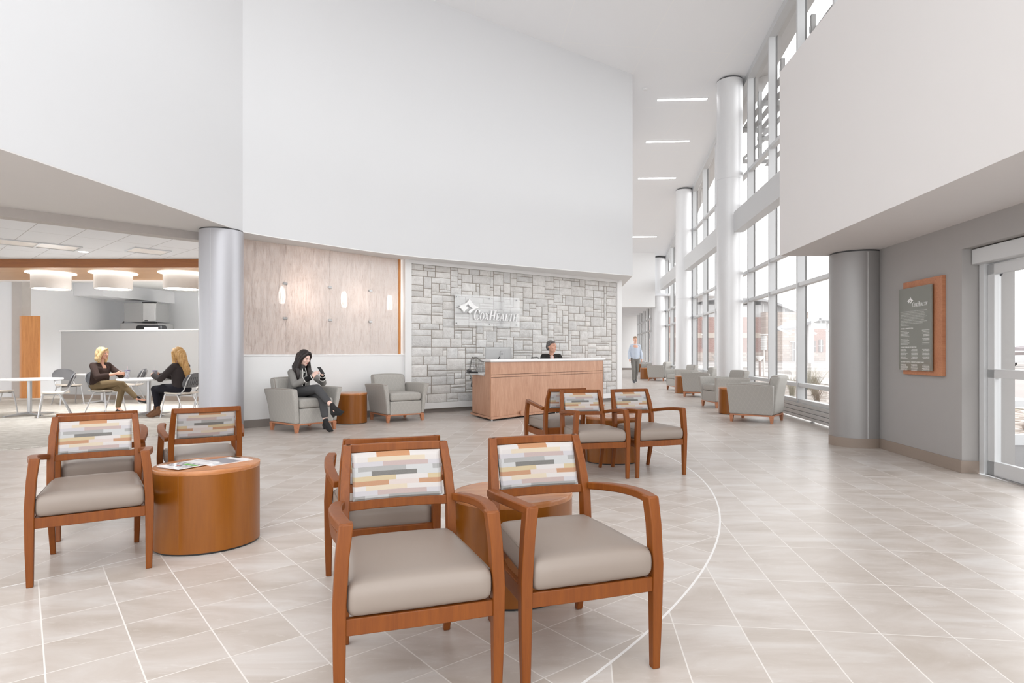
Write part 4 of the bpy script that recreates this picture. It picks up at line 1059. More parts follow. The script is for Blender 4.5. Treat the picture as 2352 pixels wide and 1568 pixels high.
def make_cafe_chair():
    t = thing('cafe_chair', 'x', 'chair', group='gray shell cafe chairs')
    m = MB(); R = []
    def shell(u, v):
        w = .14+.10*math.sin(PI*min(1, v*.80+.12)); return Vector((u*w, .20+.09*v-.05*u*u, .56+.27*v-.035*u*u*v))
    n = 10; vs = []; fs = []
    for off in (0, .012):
        for i in range(n+1):
            for j in range(n+1):
                p = shell(-1+2*j/n, i/n); vs.append(p+Vector((0, off, 0)))
    N = (n+1)**2
    for i in range(n):
        for j in range(n):
            a = i*(n+1)+j; fs.append((a, a+1, a+n+2, a+n+1)); fs.append((N+a, N+a+n+1, N+a+n+2, N+a+1))
    bd = [j for j in range(n+1)]+[i*(n+1)+n for i in range(1, n+1)]+[n*(n+1)+j for j in range(n-1, -1, -1)]+[i*(n+1) for i in range(n-1, 0, -1)]
    for a, b in zip(bd, bd[1:]+bd[:1]): fs.append((a, N+a, N+b, b))
    m.add(vs, fs); m.build('backrest', M['plastic_gray'], t, ang=70)
    m = MB()
    for k in range(-3, 4):
        if abs(k) < 4: m.tube([shell(k*.2, v)+Vector((0, .014, 0)) for v in (.15, .3, .45, .6, .7)], .0035, 5)
    m.build('back_ribs', M['dark'], t)
    m = MB()
    for s in (-1, 1): m.tube([(s*.165, -.12, .435), (s*.19, .10, .44), (s*.185, .18, .52), (s*.20, .245, .68), (s*.15, .285, .80)], [.012, .014, .012, .011, .009], 8)
    m.build('back_support', M['chrome'], t)
    def st(x, y, z): return (x*(1-.12*((y+.2)/.4)), y, z+.014*(y/.2)**2+.01*(x/.2)**2)
    m = MB(); m.rbox(-.215, .215, -.22, .20, .425, .46, .017, st, 12); m.build('seat', M['seat_cream'], t, ang=60)
    for s in (-1, 1):
        for pts in (((s*.19, -.18, .425), (s*.20, -.21, .40), (s*.235, -.27, 0)), ((s*.19, .02, .425), (s*.20, .06, .40), (s*.235, .24, 0))):
            m = MB(); m.tube(spline(pts, 4), .0115, 8); m.ball((pts[2][0], pts[2][1], .012), .016, 8, 6); m.build('leg', M['chrome'], t)
        m = MB(); m.tube([(s*.19, -.19, .425), (s*.19, .05, .425)], .012, 8); m.build('seat_frame', M['chrome'], t)
    m = MB(); m.tube([(-.19, .02, .42), (.19, .02, .42)], .012, 8); m.build('seat_frame', M['dark'], t)
    return t
cc = make_cafe_chair()
for x, y, d, lb in ((-9.98, 11.75, 80, 'gray shell cafe chair cut off by the photo edge beside the empty table'),
                    (-8.53, 11.42, -55, 'gray shell cafe chair turned to the empty table, seen from behind'),
                    (-10.28, 14.1, 55, 'gray shell cafe chair behind, left of the rear table'),
                    (-8.05, 12.05, 78, 'gray shell cafe chair on which the blonde woman in brown sits'),
                    (-8.95, 14.35, -75, 'gray shell cafe chair right of the rear table, beyond the tumblers'),
                    (-6.13, 11.34, -100, 'gray shell cafe chair on which the woman in black sits'),
                    (-6.35, 12.75, -60, 'empty gray shell cafe chair beside the round column')):
    place(cc, (x, y, 0), D2(d), lb)
def tumbler(loc, lb):
    t = thing('tumbler', lb, 'cup', loc, 0, 'patterned tumblers')
    mm = bpy.data.materials.new('speckled_tumbler'); mm.use_nodes = True; q = NT(mm); b = q.n['Principled BSDF']
    vo = q.new('ShaderNodeTexVoronoi'); q.put(vo.inputs['Vector'], q.coord('Object', (1, 1, .7))); vo.inputs['Scale'].default_value = 85
    q.put(b.inputs['Base Color'], q.mix(q.math('LESS_THAN', vo.outputs['Distance'], .34), rgb(190, 190, 198), rgb(84, 82, 92))); b.inputs['Roughness'].default_value = .2
    m = MB(); m.lathe([(.030, 0), (.044, .15)], 20); m.build('cup_body', mm, t)
    m = MB(); m.lathe([(.047, .147), (.047, .158), (.04, .162)], 20); m.build('lid', mat('purple_lid', rgb(104, 92, 128), .4), t)
    m = MB(); m.tube([(0, 0, .16), (.004, 0, .235)], .003, 6); m.build('straw', mat('pink_straw', rgb(226, 200, 206), .4), t)
tumbler((-7.27, 11.52, .713), 'speckled tumbler with purple lid held by the blonde woman')
tumbler((-6.68, 11.40, .713), 'speckled tumbler with purple lid held by the woman in black')

# ice machine and drink dispenser on a hidden counter
im = thing('ice_machine', 'stainless ice machine standing above the half wall in cafe', 'ice machine', (-11.72, 19.5, 0))
m = MB(); m.box(-.60, .62, -.35, .5, 0, 2.13); m.build('dispenser_base', M['steel'], im, bev=.01)
m = MB(); m.box(-.5, .5, -.3, .45, 2.17, 2.78); m.build('ice_bin', M['steel'], im, bev=.008)
m = MB(); m.box(.12, .52, -.36, -.3, 2.18, 2.77); m.build('front_door', mat('light_steel', rgb(206, 206, 206), .25, metal=.5), im, bev=.02)
m = MB(); m.box(.11, .53, -.37, -.29, 2.13, 2.18); m.box(.11, .53, -.37, -.29, 2.77, 2.80); m.build('dark_trim', M['black'], im, bev=.008)
m = MB(); m.box(.18, .28, -.363, -.359, 2.2, 2.23); m.build('control_label', M['black'], im)
m = MB(); m.tube(spline([(-.46, -.2, 2.25), (-.58, -.25, 2.12), (-.62, -.25, 1.8), (-.62, -.25, 1.5)], 5), .02, 8); m.build('hose', M['dark'], im)
dd = thing('drink_dispenser', 'dark rounded drink dispenser with lit panel beside the ice machine', 'drink dispenser', (-11.1, 18.8, 0))
m = MB(); m.rbox(-.42, .42, -.2, .15, 1.2, 2.06, .1, None, 10); m.box(-.4, .4, -.15, .14, 0, 1.25); m.build('housing', M['black'], dd)
m = MB(); m.box(-.12, .3, -.212, -.19, 1.6, 1.98); m.build('lit_panel', emis('soft_lit_panel', (1, .88, .84, 1), 1.2), dd)

# thermostat-like outlet at the wall end
m = MB(); m.box(-11.725, -11.715, 15.88, 15.95, .85, .97); tag(m.build('wall_switch', M['dark']), 'small dark switch on the end of the cafe half wall', 'switch')
# ================================================================== OUTSIDE
def gravel():
    mm = bpy.data.materials.new('river_gravel'); mm.use_nodes = True; t = NT(mm); b = t.n['Principled BSDF']
    vo = t.new('ShaderNodeTexVoronoi'); t.put(vo.inputs['Vector'], t.coord('Object')); vo.inputs['Scale'].default_value = 9
    t.put(b.inputs['Base Color'], t.ramp(vo.outputs['Color'], [(.1, rgb(130, 114, 102)), (.5, rgb(176, 164, 154)), (.9, rgb(206, 200, 196))]))
    b.inputs['Roughness'].default_value = .9; t.put(b.inputs['Normal'], t.bump(vo.outputs['Distance'], 1, .04)); return mm
GRV = gravel()
ASP = mat('pale_asphalt', rgb(160, 153, 150), .9, nscale=.25, namt=.12); CON = mat('concrete_walk', rgb(200, 196, 193), .85, namt=.04); DRY = mat('dry_lawn', rgb(196, 184, 164), .95, nscale=1.5, namt=.16, bump=.6, bscale=20, bdist=.03)
m = MB(); m.add([(gx(-2)+.1, -60, -.12), (260, -60, -.12), (260, 260, -.12), (gx(46)+.6, 260, -.12), (gx(46)+.6, 46, -.12)], [(0, 1, 2, 3, 4)]); tag(m.build('ground', ASP), kind='structure')
m = MB(); m.prism([(gx(8)+.1, 8), (gx(8)+5, 8), (gx(42)+5, 42), (gx(42)+.1, 42)], -.11, .02); tag(m.build('ground_gravel_bed', GRV), kind='structure')
m = MB(); m.prism([(gx(8)+5, 6), (gx(8)+7.2, 6), (gx(60)+7.2, 60), (gx(60)+5, 60)], -.11, .03); tag(m.build('ground_sidewalk', CON), kind='structure')
m = MB(); m.prism([(8.2, 8.2), (20, 8.2), (24, 13), (10, 14)], -.11, .005); tag(m.build('ground_lawn', DRY), kind='structure')
for i, (y, x0, x1, w_) in enumerate(((40, 14, 90, .5), (52, 16, 120, .6), (66, 20, 140, .8))):
    m = MB(); m.box(x0, x1, y, y+w_, -.11, .02); tag(m.build('ground_kerb', CON), kind='structure')
# parking stripes
m = MB()
for k in range(22): x = 12+k*2.9; m.box(x, x+.12, 30, 35.2, -.119, -.115); m.box(x+8, x+8.12, 44, 49, -.119, -.115)
tag(m.build('ground_marking', mat('paint_line', rgb(238, 238, 236), .8)), kind='structure')

# vestibule beyond the sliding door
m = MB(); m.box(4.7, 5.3, -1, 7.95, 2.5, 2.6); tag(m.build('ceiling_vestibule', M['white']), kind='structure')
m = MB(); m.box(4.75, 8.2, -1, 7.95, -.1, .004); tag(m.build('floor_vestibule', mat('gray_entrance_mat', rgb(128, 126, 126), .95, bump=.5, bscale=150, namt=.1)), kind='structure')
w = thing('window_6', kind='structure')
m = MB(); m.box(5.06, 6.34, 7.88, 8.0, .0, 2.5); m.build('mullion', M['frame'], w)
m = MB(); m.box(8.1, 8.2, 7.88, 8.0, 0, 2.5); m.build('mullion', M['frame'], w)
for z0, z1 in ((0, .14), (.50, .58), (2.4, 2.5)):
    m = MB(); m.box(6.3, 8.15, 7.9, 7.98, z0, z1); m.build('transom', M['frame'], w)
m = MB(); m.add([(6.3, 7.94, .1), (8.15, 7.94, .1), (8.15, 7.94, 2.45), (6.3, 7.94, 2.45)], [(0, 1, 2, 3)]); m.build('glass', M['glass'], w)

# sunshade brackets and rails outside the tall glass
ss = thing('sun_shade', 'grey metal sun shade brackets and louvres outside the top panes', 'sun shade')
SG = mat('sunshade_metal', rgb(140, 139, 138), .5, metal=.2)
for y in (6.4, 7.9, 9.5, 11.1, 12.75, 14.35, 16.1):
    x = gx(y)+.1; m = MB()
    m.box(x+.02, x+.1, y-.03, y+.03, 5.75, 7.35); m.box(x, x+1.0, y-.02, y+.02, 7.02, 7.14); m.box(x, x+.9, y-.02, y+.02, 6.2, 6.3)
    m.sweep([(x+.05, y, 6.25), (x+.95, y, 7.05)], .04, .07); m.box(x+.9, x+.98, y-.02, y+.02, 6.15, 7.2); m.build('bracket', SG, ss)
    m = MB()
    for z in (6.05, 6.6): m.tube([(x-.0, y-.06, z), (x+.04, y-.06, z)], .05, 10)
    m.build('bolt_plate', SG, ss)
for off, z in ((.2, 7.16), (.45, 7.18), (.7, 7.2), (.95, 7.2), (.93, 6.3), (.93, 6.7)):
    m = MB(); m.sweep([(gx(5.5)+.1+off, 5.5, z), (gx(16.6)+.1+off, 16.6, z)], .12, .03); m.build('louvre', SG, ss)

def brick_mat(name, c1, c2, mortar, sx=1.0, w=.4, h=.13, off=.5):
    mm = bpy.data.materials.new(name); mm.use_nodes = True; t = NT(mm); b = t.n['Principled BSDF']
    br = t.new('ShaderNodeTexBrick'); t.put(br.inputs['Vector'], t.coord('Object', (1, 1, 1), (PI/2, 0, 0)))
    br.inputs['Color1'].default_value = c1; br.inputs['Color2'].default_value = c2; br.inputs['Mortar'].default_value = mortar
    br.inputs['Scale'].default_value = 1; br.inputs['Brick Width'].default_value = w; br.inputs['Row Height'].default_value = h; br.inputs['Mortar Size'].default_value = .02
    t.put(b.inputs['Base Color'], br.outputs[0]); b.inputs['Roughness'].default_value = .9; return mm
BR = brick_mat('red_brick', rgb(150, 104, 94), rgb(164, 120, 110), rgb(176, 158, 150))
ST = brick_mat('buff_ledge_stone', rgb(170, 154, 144), rgb(196, 184, 176), rgb(150, 138, 132), 1, .9, .35)
CR = mat('cream_band', rgb(196, 184, 172), .8); MT = mat('gray_metal_cladding', rgb(190, 190, 190), .5, metal=.1); RF = mat('pale_roof', rgb(172, 172, 174), .6)
WD = mat('dark_window_glass', rgb(120, 110, 108), .2); WF = mat('white_exterior_trim', rgb(236, 236, 236), .7)
K = .0679; B0 = Vector((1176, 810))
def bx_(px): return (px-1176)*K
def bz_(py): return 1.2+(810-py)*K
BY = 95
bd = thing('hospital_wing', 'brick and stone building with curved roof across the parking lot', 'building', (0, 0, 0))
def bp(name, mt, x0, x1, z0, z1, y0=BY, y1=BY+8): m = MB(); m.box(bx_(x0), bx_(x1), y0, y1, z0, z1); return m.build(name, mt, bd)
bp('brick_wall', BR, 1500, 1747, 1.2, bz_(728)); bp('stone_base', ST, 1500, 1747, -.1, 1.25, BY-.2); bp('cream_band', CR, 1500, 1747, bz_(776), bz_(765), BY-.1)
bp('metal_clerestory', MT, 1500, 1747, bz_(728), bz_(700)); bp('stone_tower', ST, 1747, 1842, -.1, bz_(718), BY-2); bp('brick_wall', BR, 1842, 2060, 1.2, bz_(755)); bp('stone_base', ST, 1842, 2060, -.1, 1.25, BY-.2)
m = MB(); R = []
for px, py in ((1480, 700), (1560, 690), (1640, 684), (1711, 685), (1750, 688), (1790, 700), (1842, 722)):
    x, z = bx_(px), bz_(py); R.append([Vector((x, BY-1.2, z-.35)), Vector((x, BY+10, z-.35)), Vector((x, BY+10, z)), Vector((x, BY-1.2, z))])
m.ring(R); m.build('curved_roof', RF, bd)
m = MB(); m.add([(bx_(1747), BY, bz_(718)), (bx_(1832), BY, bz_(718)), (bx_(1790), BY, bz_(703)), (bx_(1747), BY, bz_(692))], [(0, 1, 2, 3)]); m.build('metal_clerestory', MT, bd)
for px in (1752, 1768, 1784, 1800): bp('clerestory_mullion', WF, px, px+1.6, bz_(718), bz_(698 if px < 1790 else 710), BY-.1, BY)
for a, b, z0, z1 in ((1552, 1560, 745, 800), (1580, 1588, 745, 800), (1612, 1622, 735, 800), (1655, 1664, 740, 800), (1862, 1872, 782, 808), (1880, 1889, 780, 808), (1718, 1724, 790, 808), (1940, 1952, 780, 808)):
    o = bp('window', WD, a, b, bz_(z1), bz_(z0), BY-.15, BY); 
    m = MB(); m.box(bx_(a)-.1, bx_(b)+.1, BY-.2, BY-.1, bz_((z0+z1)/2)-.05, bz_((z0+z1)/2)+.05); m.box(bx_((a+b)/2)-.05, bx_((a+b)/2)+.05, BY-.2, BY-.1, bz_(z1), bz_(z0)); m.build('window_bar', WF, o)
bp('entrance_door', WD, 1806, 1826, -.1, bz_(785), BY-2.2, BY-2)
for px in (1806, 1815.5, 1825): bp('door_frame', WF, px-.6, px+.6, -.1, bz_(784), BY-2.3, BY-2.1)
bp('door_frame', WF, 1805, 1827, bz_(804), bz_(802), BY-2.3, BY-2.1); bp('door_frame', WF, 1800, 1830, bz_(786), bz_(783), BY-2.3, BY-2.1)
# entrance canopy on white columns
cp = thing('entrance_canopy', 'white flared canopy on slim columns before the brick building', 'canopy')
K2 = 80/1400
def c2(px, py): return ((px-1176)*K2, 1.2+(810-py)*K2)
m = MB()
for a, b in (((1790, 757), (1846, 735)), ((1842, 738), (1935, 727))):
    (x0, z0), (x1, z1) = c2(*a), c2(*b); m.sweep([(x0, 79, z0), (x1, 79, z1)], 7, .3)
m.build('canopy_roof', RF, cp)
for i in range(9):
    (x0, z0), (x1, z1) = c2(1846+i*10, 742), c2(1856+i*10, 738); m = MB(); m.sweep([(x0, 75.5, z0-.1), (x0+1.2, 83, z0+.4)], .18, .3); m.build('canopy_rafter', SG, cp)
for px in (1804, 1829, 1872, 1892, 1935):
    x, z = c2(px, 740); m = MB(); m.box(x-.32, x+.32, 76, 76.6, -.1, z-.1); m.build('canopy_column', WF, cp)
for s in (0, 1):
    (x0, z0), (x1, z1) = c2(1766, 753), c2(1800, 768); m = MB(); m.sweep([(x0+s*3.3, 78, z0), (x1+s*3.3, 78, z1)], .2, .25); m.build('canopy_brace', WF, cp)
# far side wing seen through the middle bays
# lights outside
def post_light(x, y, h, lb, col_):
    t = thing('post_light', lb, 'outdoor light', (x, y, 0), 0, 'outdoor post lights')
    m = MB(); m.tube([(0, 0, -.1), (0, 0, h)], .05, 12); m.build('post', col_, t)
    m = MB(); m.lathe([(.13, h-.75), (.13, h-.05)], 20); m.build('luminaire', mat('ribbed_luminaire', rgb(196, 194, 192), .5), t)
    for k in range(6): m = MB(); m.lathe([(.15, h-.72+k*.12), (.15, h-.70+k*.12)], 20); m.build('louvre_ring', WF, t)
    m = MB(); m.lathe([(.2, h), (.2, h+.03)], 20); m.build('cap', WF, t)
LP_ = mat('pale_post', rgb(214, 210, 206), .5)
post_light(15.1, 29.0, 2.25, 'pale post light with stacked rings outside, nearest the grey round column', LP_)
post_light(12.6, 30.5, 2.1, 'pale post light outside in front of the stone tower', LP_)
for x, y, lb in ((12.2, 30.0, 'short brown bollard light with white disc top outside the nearest bay'), (11.2, 33.5, 'short brown bollard light seen between the two tall columns')):
    t = thing('bollard_light', lb, 'outdoor light', (x, y, 0), 0, 'outdoor bollard lights')
    m = MB(); m.tube([(0, 0, -.1), (0, 0, .95)], .06, 12); m.build('post', mat('brown_post', rgb(150, 126, 116), .6), t)
    m = MB(); m.lathe([(.06, .8), (.2, 1.0), (.2, 1.04)], 20); m.build('disc_top', WF, t)
# grass tufts
def tuft(x, y, s, lb, colr):
    m = MB(); r_ = random.Random(int(x*100))
    for k in range(90):
        a = r_.uniform(0, 2*PI); l = s*r_.uniform(.6, 1.1); ln = r_.uniform(.1, .6); bx0 = r_.uniform(-.08, .08)*s; by0 = r_.uniform(-.08, .08)*s
        pts = [Vector((bx0+math.cos(a)*ln*l*t_*t_, by0+math.sin(a)*ln*l*t_*t_, l*t_*(1-.25*t_*ln))) for t_ in (0, .35, .7, 1)]
        m.tube(pts, [.004*s, .004*s, .003*s, .001*s], 4, False)
    o = m.build('grass_tuft', colr, smooth=False); o.location = (x, y, 0); tag(o, lb, 'grass', 'dry ornamental grasses in the gravel bed')
G1_, G2_ = mat('dry_grass', rgb(140, 122, 104), .9, namt=.2), mat('pale_grass', rgb(168, 162, 144), .9, namt=.2)
for x, y, s, c_, lb in ((6.95, 13.9, .55, G1_, 'brown ornamental grass tuft right outside the nearest bay, beside the grey column'), (8.4, 16.9, .9, G2_, 'pale ornamental grass clump behind the nearest brown tuft'), (7.4, 16.1, .7, G2_, 'pale ornamental grass clump outside beyond the nearest armchair'), (9.5, 19.5, .9, G2_, 'pale ornamental grass clump farther out by the sidewalk'),
                       (9.2, 9.8, .35, G1_, 'small dry grass tuft outside the entrance door')):
    tuft(x, y, s, lb, c_)
# stones by the entrance
rs_ = random.Random(5)
for i in range(7):
    x = 8.0+i*.42+rs_.uniform(-.03, .03); y = 9.3+(i%3)*.45+rs_.uniform(-.05, .05); m = MB(); r = rs_.uniform(.08, .2); m.ball((0, 0, r*.4), (r, r*.8, r*.6), 10, 7)
    o = m.build('landscape_rock', ST); o.location = (x, y, 0); tag(o, 'pale rounded landscape rock on the ground outside the entrance door', 'rock', 'landscape rocks outside the door')
# cars
def car(x, y, rot, col_, lb, truck=False):
    t = thing('parked_truck' if truck else 'parked_car', lb, 'truck' if truck else 'car', (x, y, -.12), D2(rot), 'parked vehicles')
    cm = mat('car_paint', col_, .25, coat=.5)
    side = [(-2.3, .35), (-2.3, .85), (-1.6, .95), (-.95, 1.45), (.9, 1.5), (1.7, 1.0), (2.3, .95), (2.35, .4)] if not truck else [(-2.6, .45), (-2.6, 1.05), (-1.5, 1.15), (-1.0, 1.75), (.3, 1.8), (.5, 1.2), (2.6, 1.2), (2.6, .5)]
    m = MB(); R = []
    for yy, k in ((-.88, .9), (-.8, 1), (.8, 1), (.88, .9)): R.append([Vector((a, yy*(1 if b < 1.1 else .82), .3+(b-.3)*(k if b > 1 else 1))) for a, b in side])
    m.ring(R); m.build('car_body', cm, t)
    m = MB(); w = [(-.9, .98), (-.7, 1.38), (.75, 1.42), (1.3, 1.02)] if not truck else [(-1.05, 1.2), (-.85, 1.66), (.2, 1.7), (.3, 1.22)]
    for s in (-1, 1): m.add([(a, s*.83, b) for a, b in w], [(0, 1, 2, 3) if s < 0 else (3, 2, 1, 0)])
    m.build('side_windows', WD, t)
    for a in (-1.45, 1.45):
        for s in (-1, 1): m = MB(); m.tube([(a, s*.75, .33), (a, s*.92, .33)], .33, 18); m.build('wheel', M['dark'], t)
car(49, 60, 10, rgb(196, 196, 196), 'light grey parked sedan nearest the lot kerb, outside the entrance door')
car(53.5, 58, 5, rgb(236, 236, 236), 'white parked pickup truck outside the entrance door', True)
car(57, 72, 0, rgb(214, 216, 218), 'pale parked sedan farther back in the lot outside the entrance door')
# distant bare trees
def tree(x, y, h, lb):
    t = thing('bare_tree', lb, 'tree', (x, y, -.12), 0, 'distant bare trees')
    r_ = random.Random(int(x*7+y)); m = MB(); BK_ = mat('gray_bark', rgb(130, 120, 120), .9)
    def grow(p, d, l, r, dep):
        q = p+d*l; m.tube([p, q], [r, r*.6], 5, False)
        if dep == 0: return
        for k in range(3):
            a = Vector((r_.uniform(-1, 1), r_.uniform(-1, 1), r_.uniform(.1, .9))); grow(q, (d+a*.75).normalized(), l*.72, r*.55, dep-1)
    grow(Vector((0, 0, 0)), Vector((0, 0, 1)), h*.3, .12, 4); m.build('branches', BK_, t, smooth=False)
for i in range(11): tree(92+i*6.0+rs_.uniform(-2, 2), 118+rs_.uniform(-6, 6), rs_.uniform(4.5, 7), 'distant bare tree on the horizon outside the entrance door')
m = MB(); R = []
for i in range(60):
    x = 60+i*3; h = 3.0+1.0*noise.noise((i*.7, 0, 0))+.6*noise.noise((i*2.3, 1, 0)); R.append([Vector((x, 150, -.2)), Vector((x, 156, -.2)), Vector((x, 154, h)), Vector((x, 151, h*.9))])
m.ring(R); tag(m.build('distant_woodland', mat('hazy_woodland', rgb(140, 132, 134), .95, nscale=.6, namt=.2)), 'hazy gray woodland strip along the horizon beyond the parked cars', 'woodland', kind='stuff')
# ================================================================== PEOPLE
SKIN = mat('skin_light', rgb(226, 178, 156), .5, namt=.04); SKIN2 = mat('skin_warm', rgb(214, 162, 138), .5, namt=.04); SKIN3 = mat('skin_pale', rgb(236, 200, 186), .5, namt=.03)
def prim_cone(m, a, ra, b, rb, n=14):
    a, b = Vector(a), Vector(b); d = b-a; L_ = d.length
    if L_ < 1e-6: m.ball(a, ra); return
    d.normalize(); u = d.orthogonal().normalized(); w = d.cross(u); R = []
    for k in range(1, 6): th = PI/2*k/5.0; R.append((a-d*ra*math.cos(th), ra*math.sin(th)))
    for k in range(0, 5): th = PI/2*k/5.0; R.append((b+d*rb*math.sin(th), rb*math.cos(th)))
    m.ring([[c+(u*math.cos(2*PI*j/n)+w*math.sin(2*PI*j/n))*max(r, 1e-4) for j in range(n)] for c, r in R])
def blob(name, prims, matl, parent, voxel=.007, sm=6):
    m = MB()
    for p in prims:
        if p[0] == 'c': prim_cone(m, *p[1:])
        elif p[0] == 'e':
            c, r = p[1], p[2]; k = MB(); k.ball((0, 0, 0), r, 20, 12)
            R_ = p[3] if len(p) > 3 else Matrix.Identity(4)
            m.add([Vector(c)+(R_ @ Vector(v)) for v in k.v], k.f)
        elif p[0] == 'chain':
            pts, rs__ = p[1], p[2]
            for i in range(len(pts)-1): prim_cone(m, pts[i], rs__[i], pts[i+1], rs__[i+1])
    me = bpy.data.meshes.new(name); me.from_pydata(m.v, [], m.f); o = bpy.data.objects.new(name, me); COL.objects.link(o)
    a = o.modifiers.new('r', 'REMESH'); a.mode = 'VOXEL'; a.voxel_size = voxel
    if sm: b = o.modifiers.new('s', 'SMOOTH'); b.iterations = sm; b.factor = .5
    dg = bpy.context.evaluated_depsgraph_get(); nm = bpy.data.meshes.new_from_object(o.evaluated_get(dg))
    bpy.data.objects.remove(o); nm.materials.clear(); nm.materials.append(matl); nm.shade_smooth()
    k = bpy.data.objects.new(name, nm); COL.objects.link(k); k.parent = parent; return k
def V(*a): return Vector(a)
def hand(P, w, d, nrm, side, curl=.6, s=1.0, spread=.1):
    """palm + five fingers. w wrist, d direction of the hand, nrm out of the palm, side +1 if the thumb lies towards d x nrm"""
    w = Vector(w); d = Vector(d).normalized(); nrm = Vector(nrm); nrm = (nrm-d*nrm.dot(d)).normalized(); lat = d.cross(nrm)*side
    for k in (-1.2, -.4, .4, 1.2): P.append(('c', w+lat*k*.013*s, .013*s, w+d*.078*s+lat*k*.0185*s, .0105*s))
    for i, (k, l) in enumerate(((1.25, .068), (.42, .076), (-.42, .070), (-1.25, .055))):
        p = w+d*.080*s+lat*k*.0185*s; dd = (d+lat*k*spread*.3).normalized(); ang = 0; pts = [p]; l *= s
        for sg, f in enumerate((.44, .32, .24)):
            ang += curl*(.75 if sg == 0 else 1.0); q = dd*math.cos(ang)+nrm*math.sin(ang); pts.append(pts[-1]+q*l*f)
        P.append(('chain', pts, [.0095*s, .0088*s, .008*s, .0068*s]))
    b = w+d*.022*s+lat*.024*s; t1 = (d*.6+lat*.65+nrm*.45).normalized(); t2 = (d*.8+lat*.1+nrm*.6).normalized()
    P.append(('chain', [b, b+t1*.036*s, b+t1*.036*s+t2*.03*s, b+t1*.036*s+t2*.052*s], [.014*s, .011*s, .0098*s, .0078*s]))
def head_prims(H, Rm, s=1.0):
    """head centred at H, Rm maps head axes (x left, -y face, z up) to the body"""
    f = lambda x, y, z: H+Rm @ (Vector((x, y, z))*s); R4 = Rm.to_4x4(); P = []
    P.append(('e', f(0, .015, .035), (.074*s, .092*s, .083*s), R4)); P.append(('e', f(0, -.012, -.01), (.066*s, .078*s, .085*s), R4))
    P.append(('e', f(0, -.022, -.055), (.052*s, .062*s, .052*s), R4)); P.append(('c', f(0, -.066, -.088), .020*s, f(0, -.056, -.07), .03*s))
    P.append(('c', f(0, -.086, .018), .007*s, f(0, -.104, -.014), .0115*s)); P.append(('c', f(-.010, -.094, -.018), .008*s, f(.010, -.094, -.018), .008*s))
    P.append(('c', f(-.034, -.074, .034), .011*s, f(.034, -.074, .034), .011*s))
    for k in (-1, 1):
        P.append(('e', f(k*.034, -.060, -.02), (.024*s, .02*s, .024*s), R4)); P.append(('e', f(k*.075, .012, -.002), (.009*s, .018*s, .03*s), R4))
    P.append(('c', f(-.017, -.083, -.048), .0085*s, f(.017, -.083, -.048), .0085*s))
    return P, f
EYEW = mat('eye_white', rgb(232, 228, 224), .3); IRIS = mat('iris_brown', rgb(62, 44, 34), .3); LIP = mat('lip_rose', rgb(186, 96, 92), .4)
def face(f, parent, brow, s=1.0, look=(0, 0), smile=False, lids=False):
    for k in (-1, 1):
        if not lids:
            m = MB(); m.ball(f(k*.0305, -.0790, .017), .0082*s, 12, 8); m.build('eye', EYEW, parent)
            m = MB(); c = f(k*.0305+look[0], -.0848, .0168+look[1]); m.ball(c, .0044*s, 10, 6); m.build('iris', IRIS, parent)
        m = MB(); m.tube([f(k*.015, -.086, .033), f(k*.03, -.0875, .039), f(k*.046, -.078, .034)], [.0022*s, .003*s, .0015*s], 6); m.build('eyebrow', brow, parent)
        m = MB(); m.tube([f(k*.020, -.0835, .019 if not lids else .014), f(k*.031, -.0885, .0235 if not lids else .010), f(k*.042, -.0815, .019 if not lids else .014)], .0018*s, 5); m.build('eyelash', IRIS, parent)
    u = .004 if smile else 0
    m = MB(); m.tube([f(-.023, -.0835, -.045+u), f(-.008, -.0925, -.047), f(.008, -.0925, -.047), f(.023, -.0835, -.045+u)], [.002*s, .0045*s, .0045*s, .002*s], 8); m.tube([f(-.018, -.084, -.051+u), f(0, -.0915, -.0545), f(.018, -.084, -.051+u)], [.002*s, .0055*s, .002*s], 8); m.build('lips', LIP, parent)
    if smile:
        m = MB(); m.tube([f(-.015, -.0905, -.0475), f(.015, -.0905, -.0475)], .0028*s, 6); m.build('teeth', WL, parent)
def eul(x=0, y=0, z=0): return Euler((D2(x), D2(y), D2(z))).to_matrix()
def hair_mat(name, c1, c2):
    mm = bpy.data.materials.new(name); mm.use_nodes = True; t = NT(mm); b = t.n['Principled BSDF']
    f = t.noise(t.coord('Object', (60, 60, 5)), 1.5, 3, .6, .5)
    t.put(b.inputs['Base Color'], t.ramp(f, [(.35, c1), (.65, c2)])); b.inputs['Roughness'].default_value = .42; t.put(b.inputs['Normal'], t.bump(f, .8, .006)); return mm
def fabric(name, c): return mat(name, c, .9, spec=.2, nscale=14, namt=.07, bump=.25, bscale=90, bdist=.003)

def shoe(name, ankle, toe, matl, parent, heel=.0, boot=.1, w=.036, up=None):
    a, t = Vector(ankle), Vector(toe); d = (t-a); up = Vector(up) if up else V(0, 0, 1); fw = (d-up*d.dot(up)).normalized()
    base = -up*1.0; hgt = abs((t-a).dot(up)); heelp = a-up*(hgt-.03)-fw*.035
    pr = [('c', a+up*boot*.5, w+.006, a, w+.004), ('c', a, w+.004, heelp+up*heel*.6, .034), ('c', a-up*.02+fw*.02, w+.004, t-fw*.06+up*.015, .032), ('c', t-fw*.07+up*.005, .032, t, .014), ('c', heelp+up*heel*.6, .033, t-fw*.08, .03)]
    blob(name, pr, matl, parent, .006, 4)
    if heel: m = MB(); m.sweep([heelp+up*(heel*.5), heelp-up*.028], [.035, .022], [.035, .022], up=fw); m.build('heel', matl, parent)

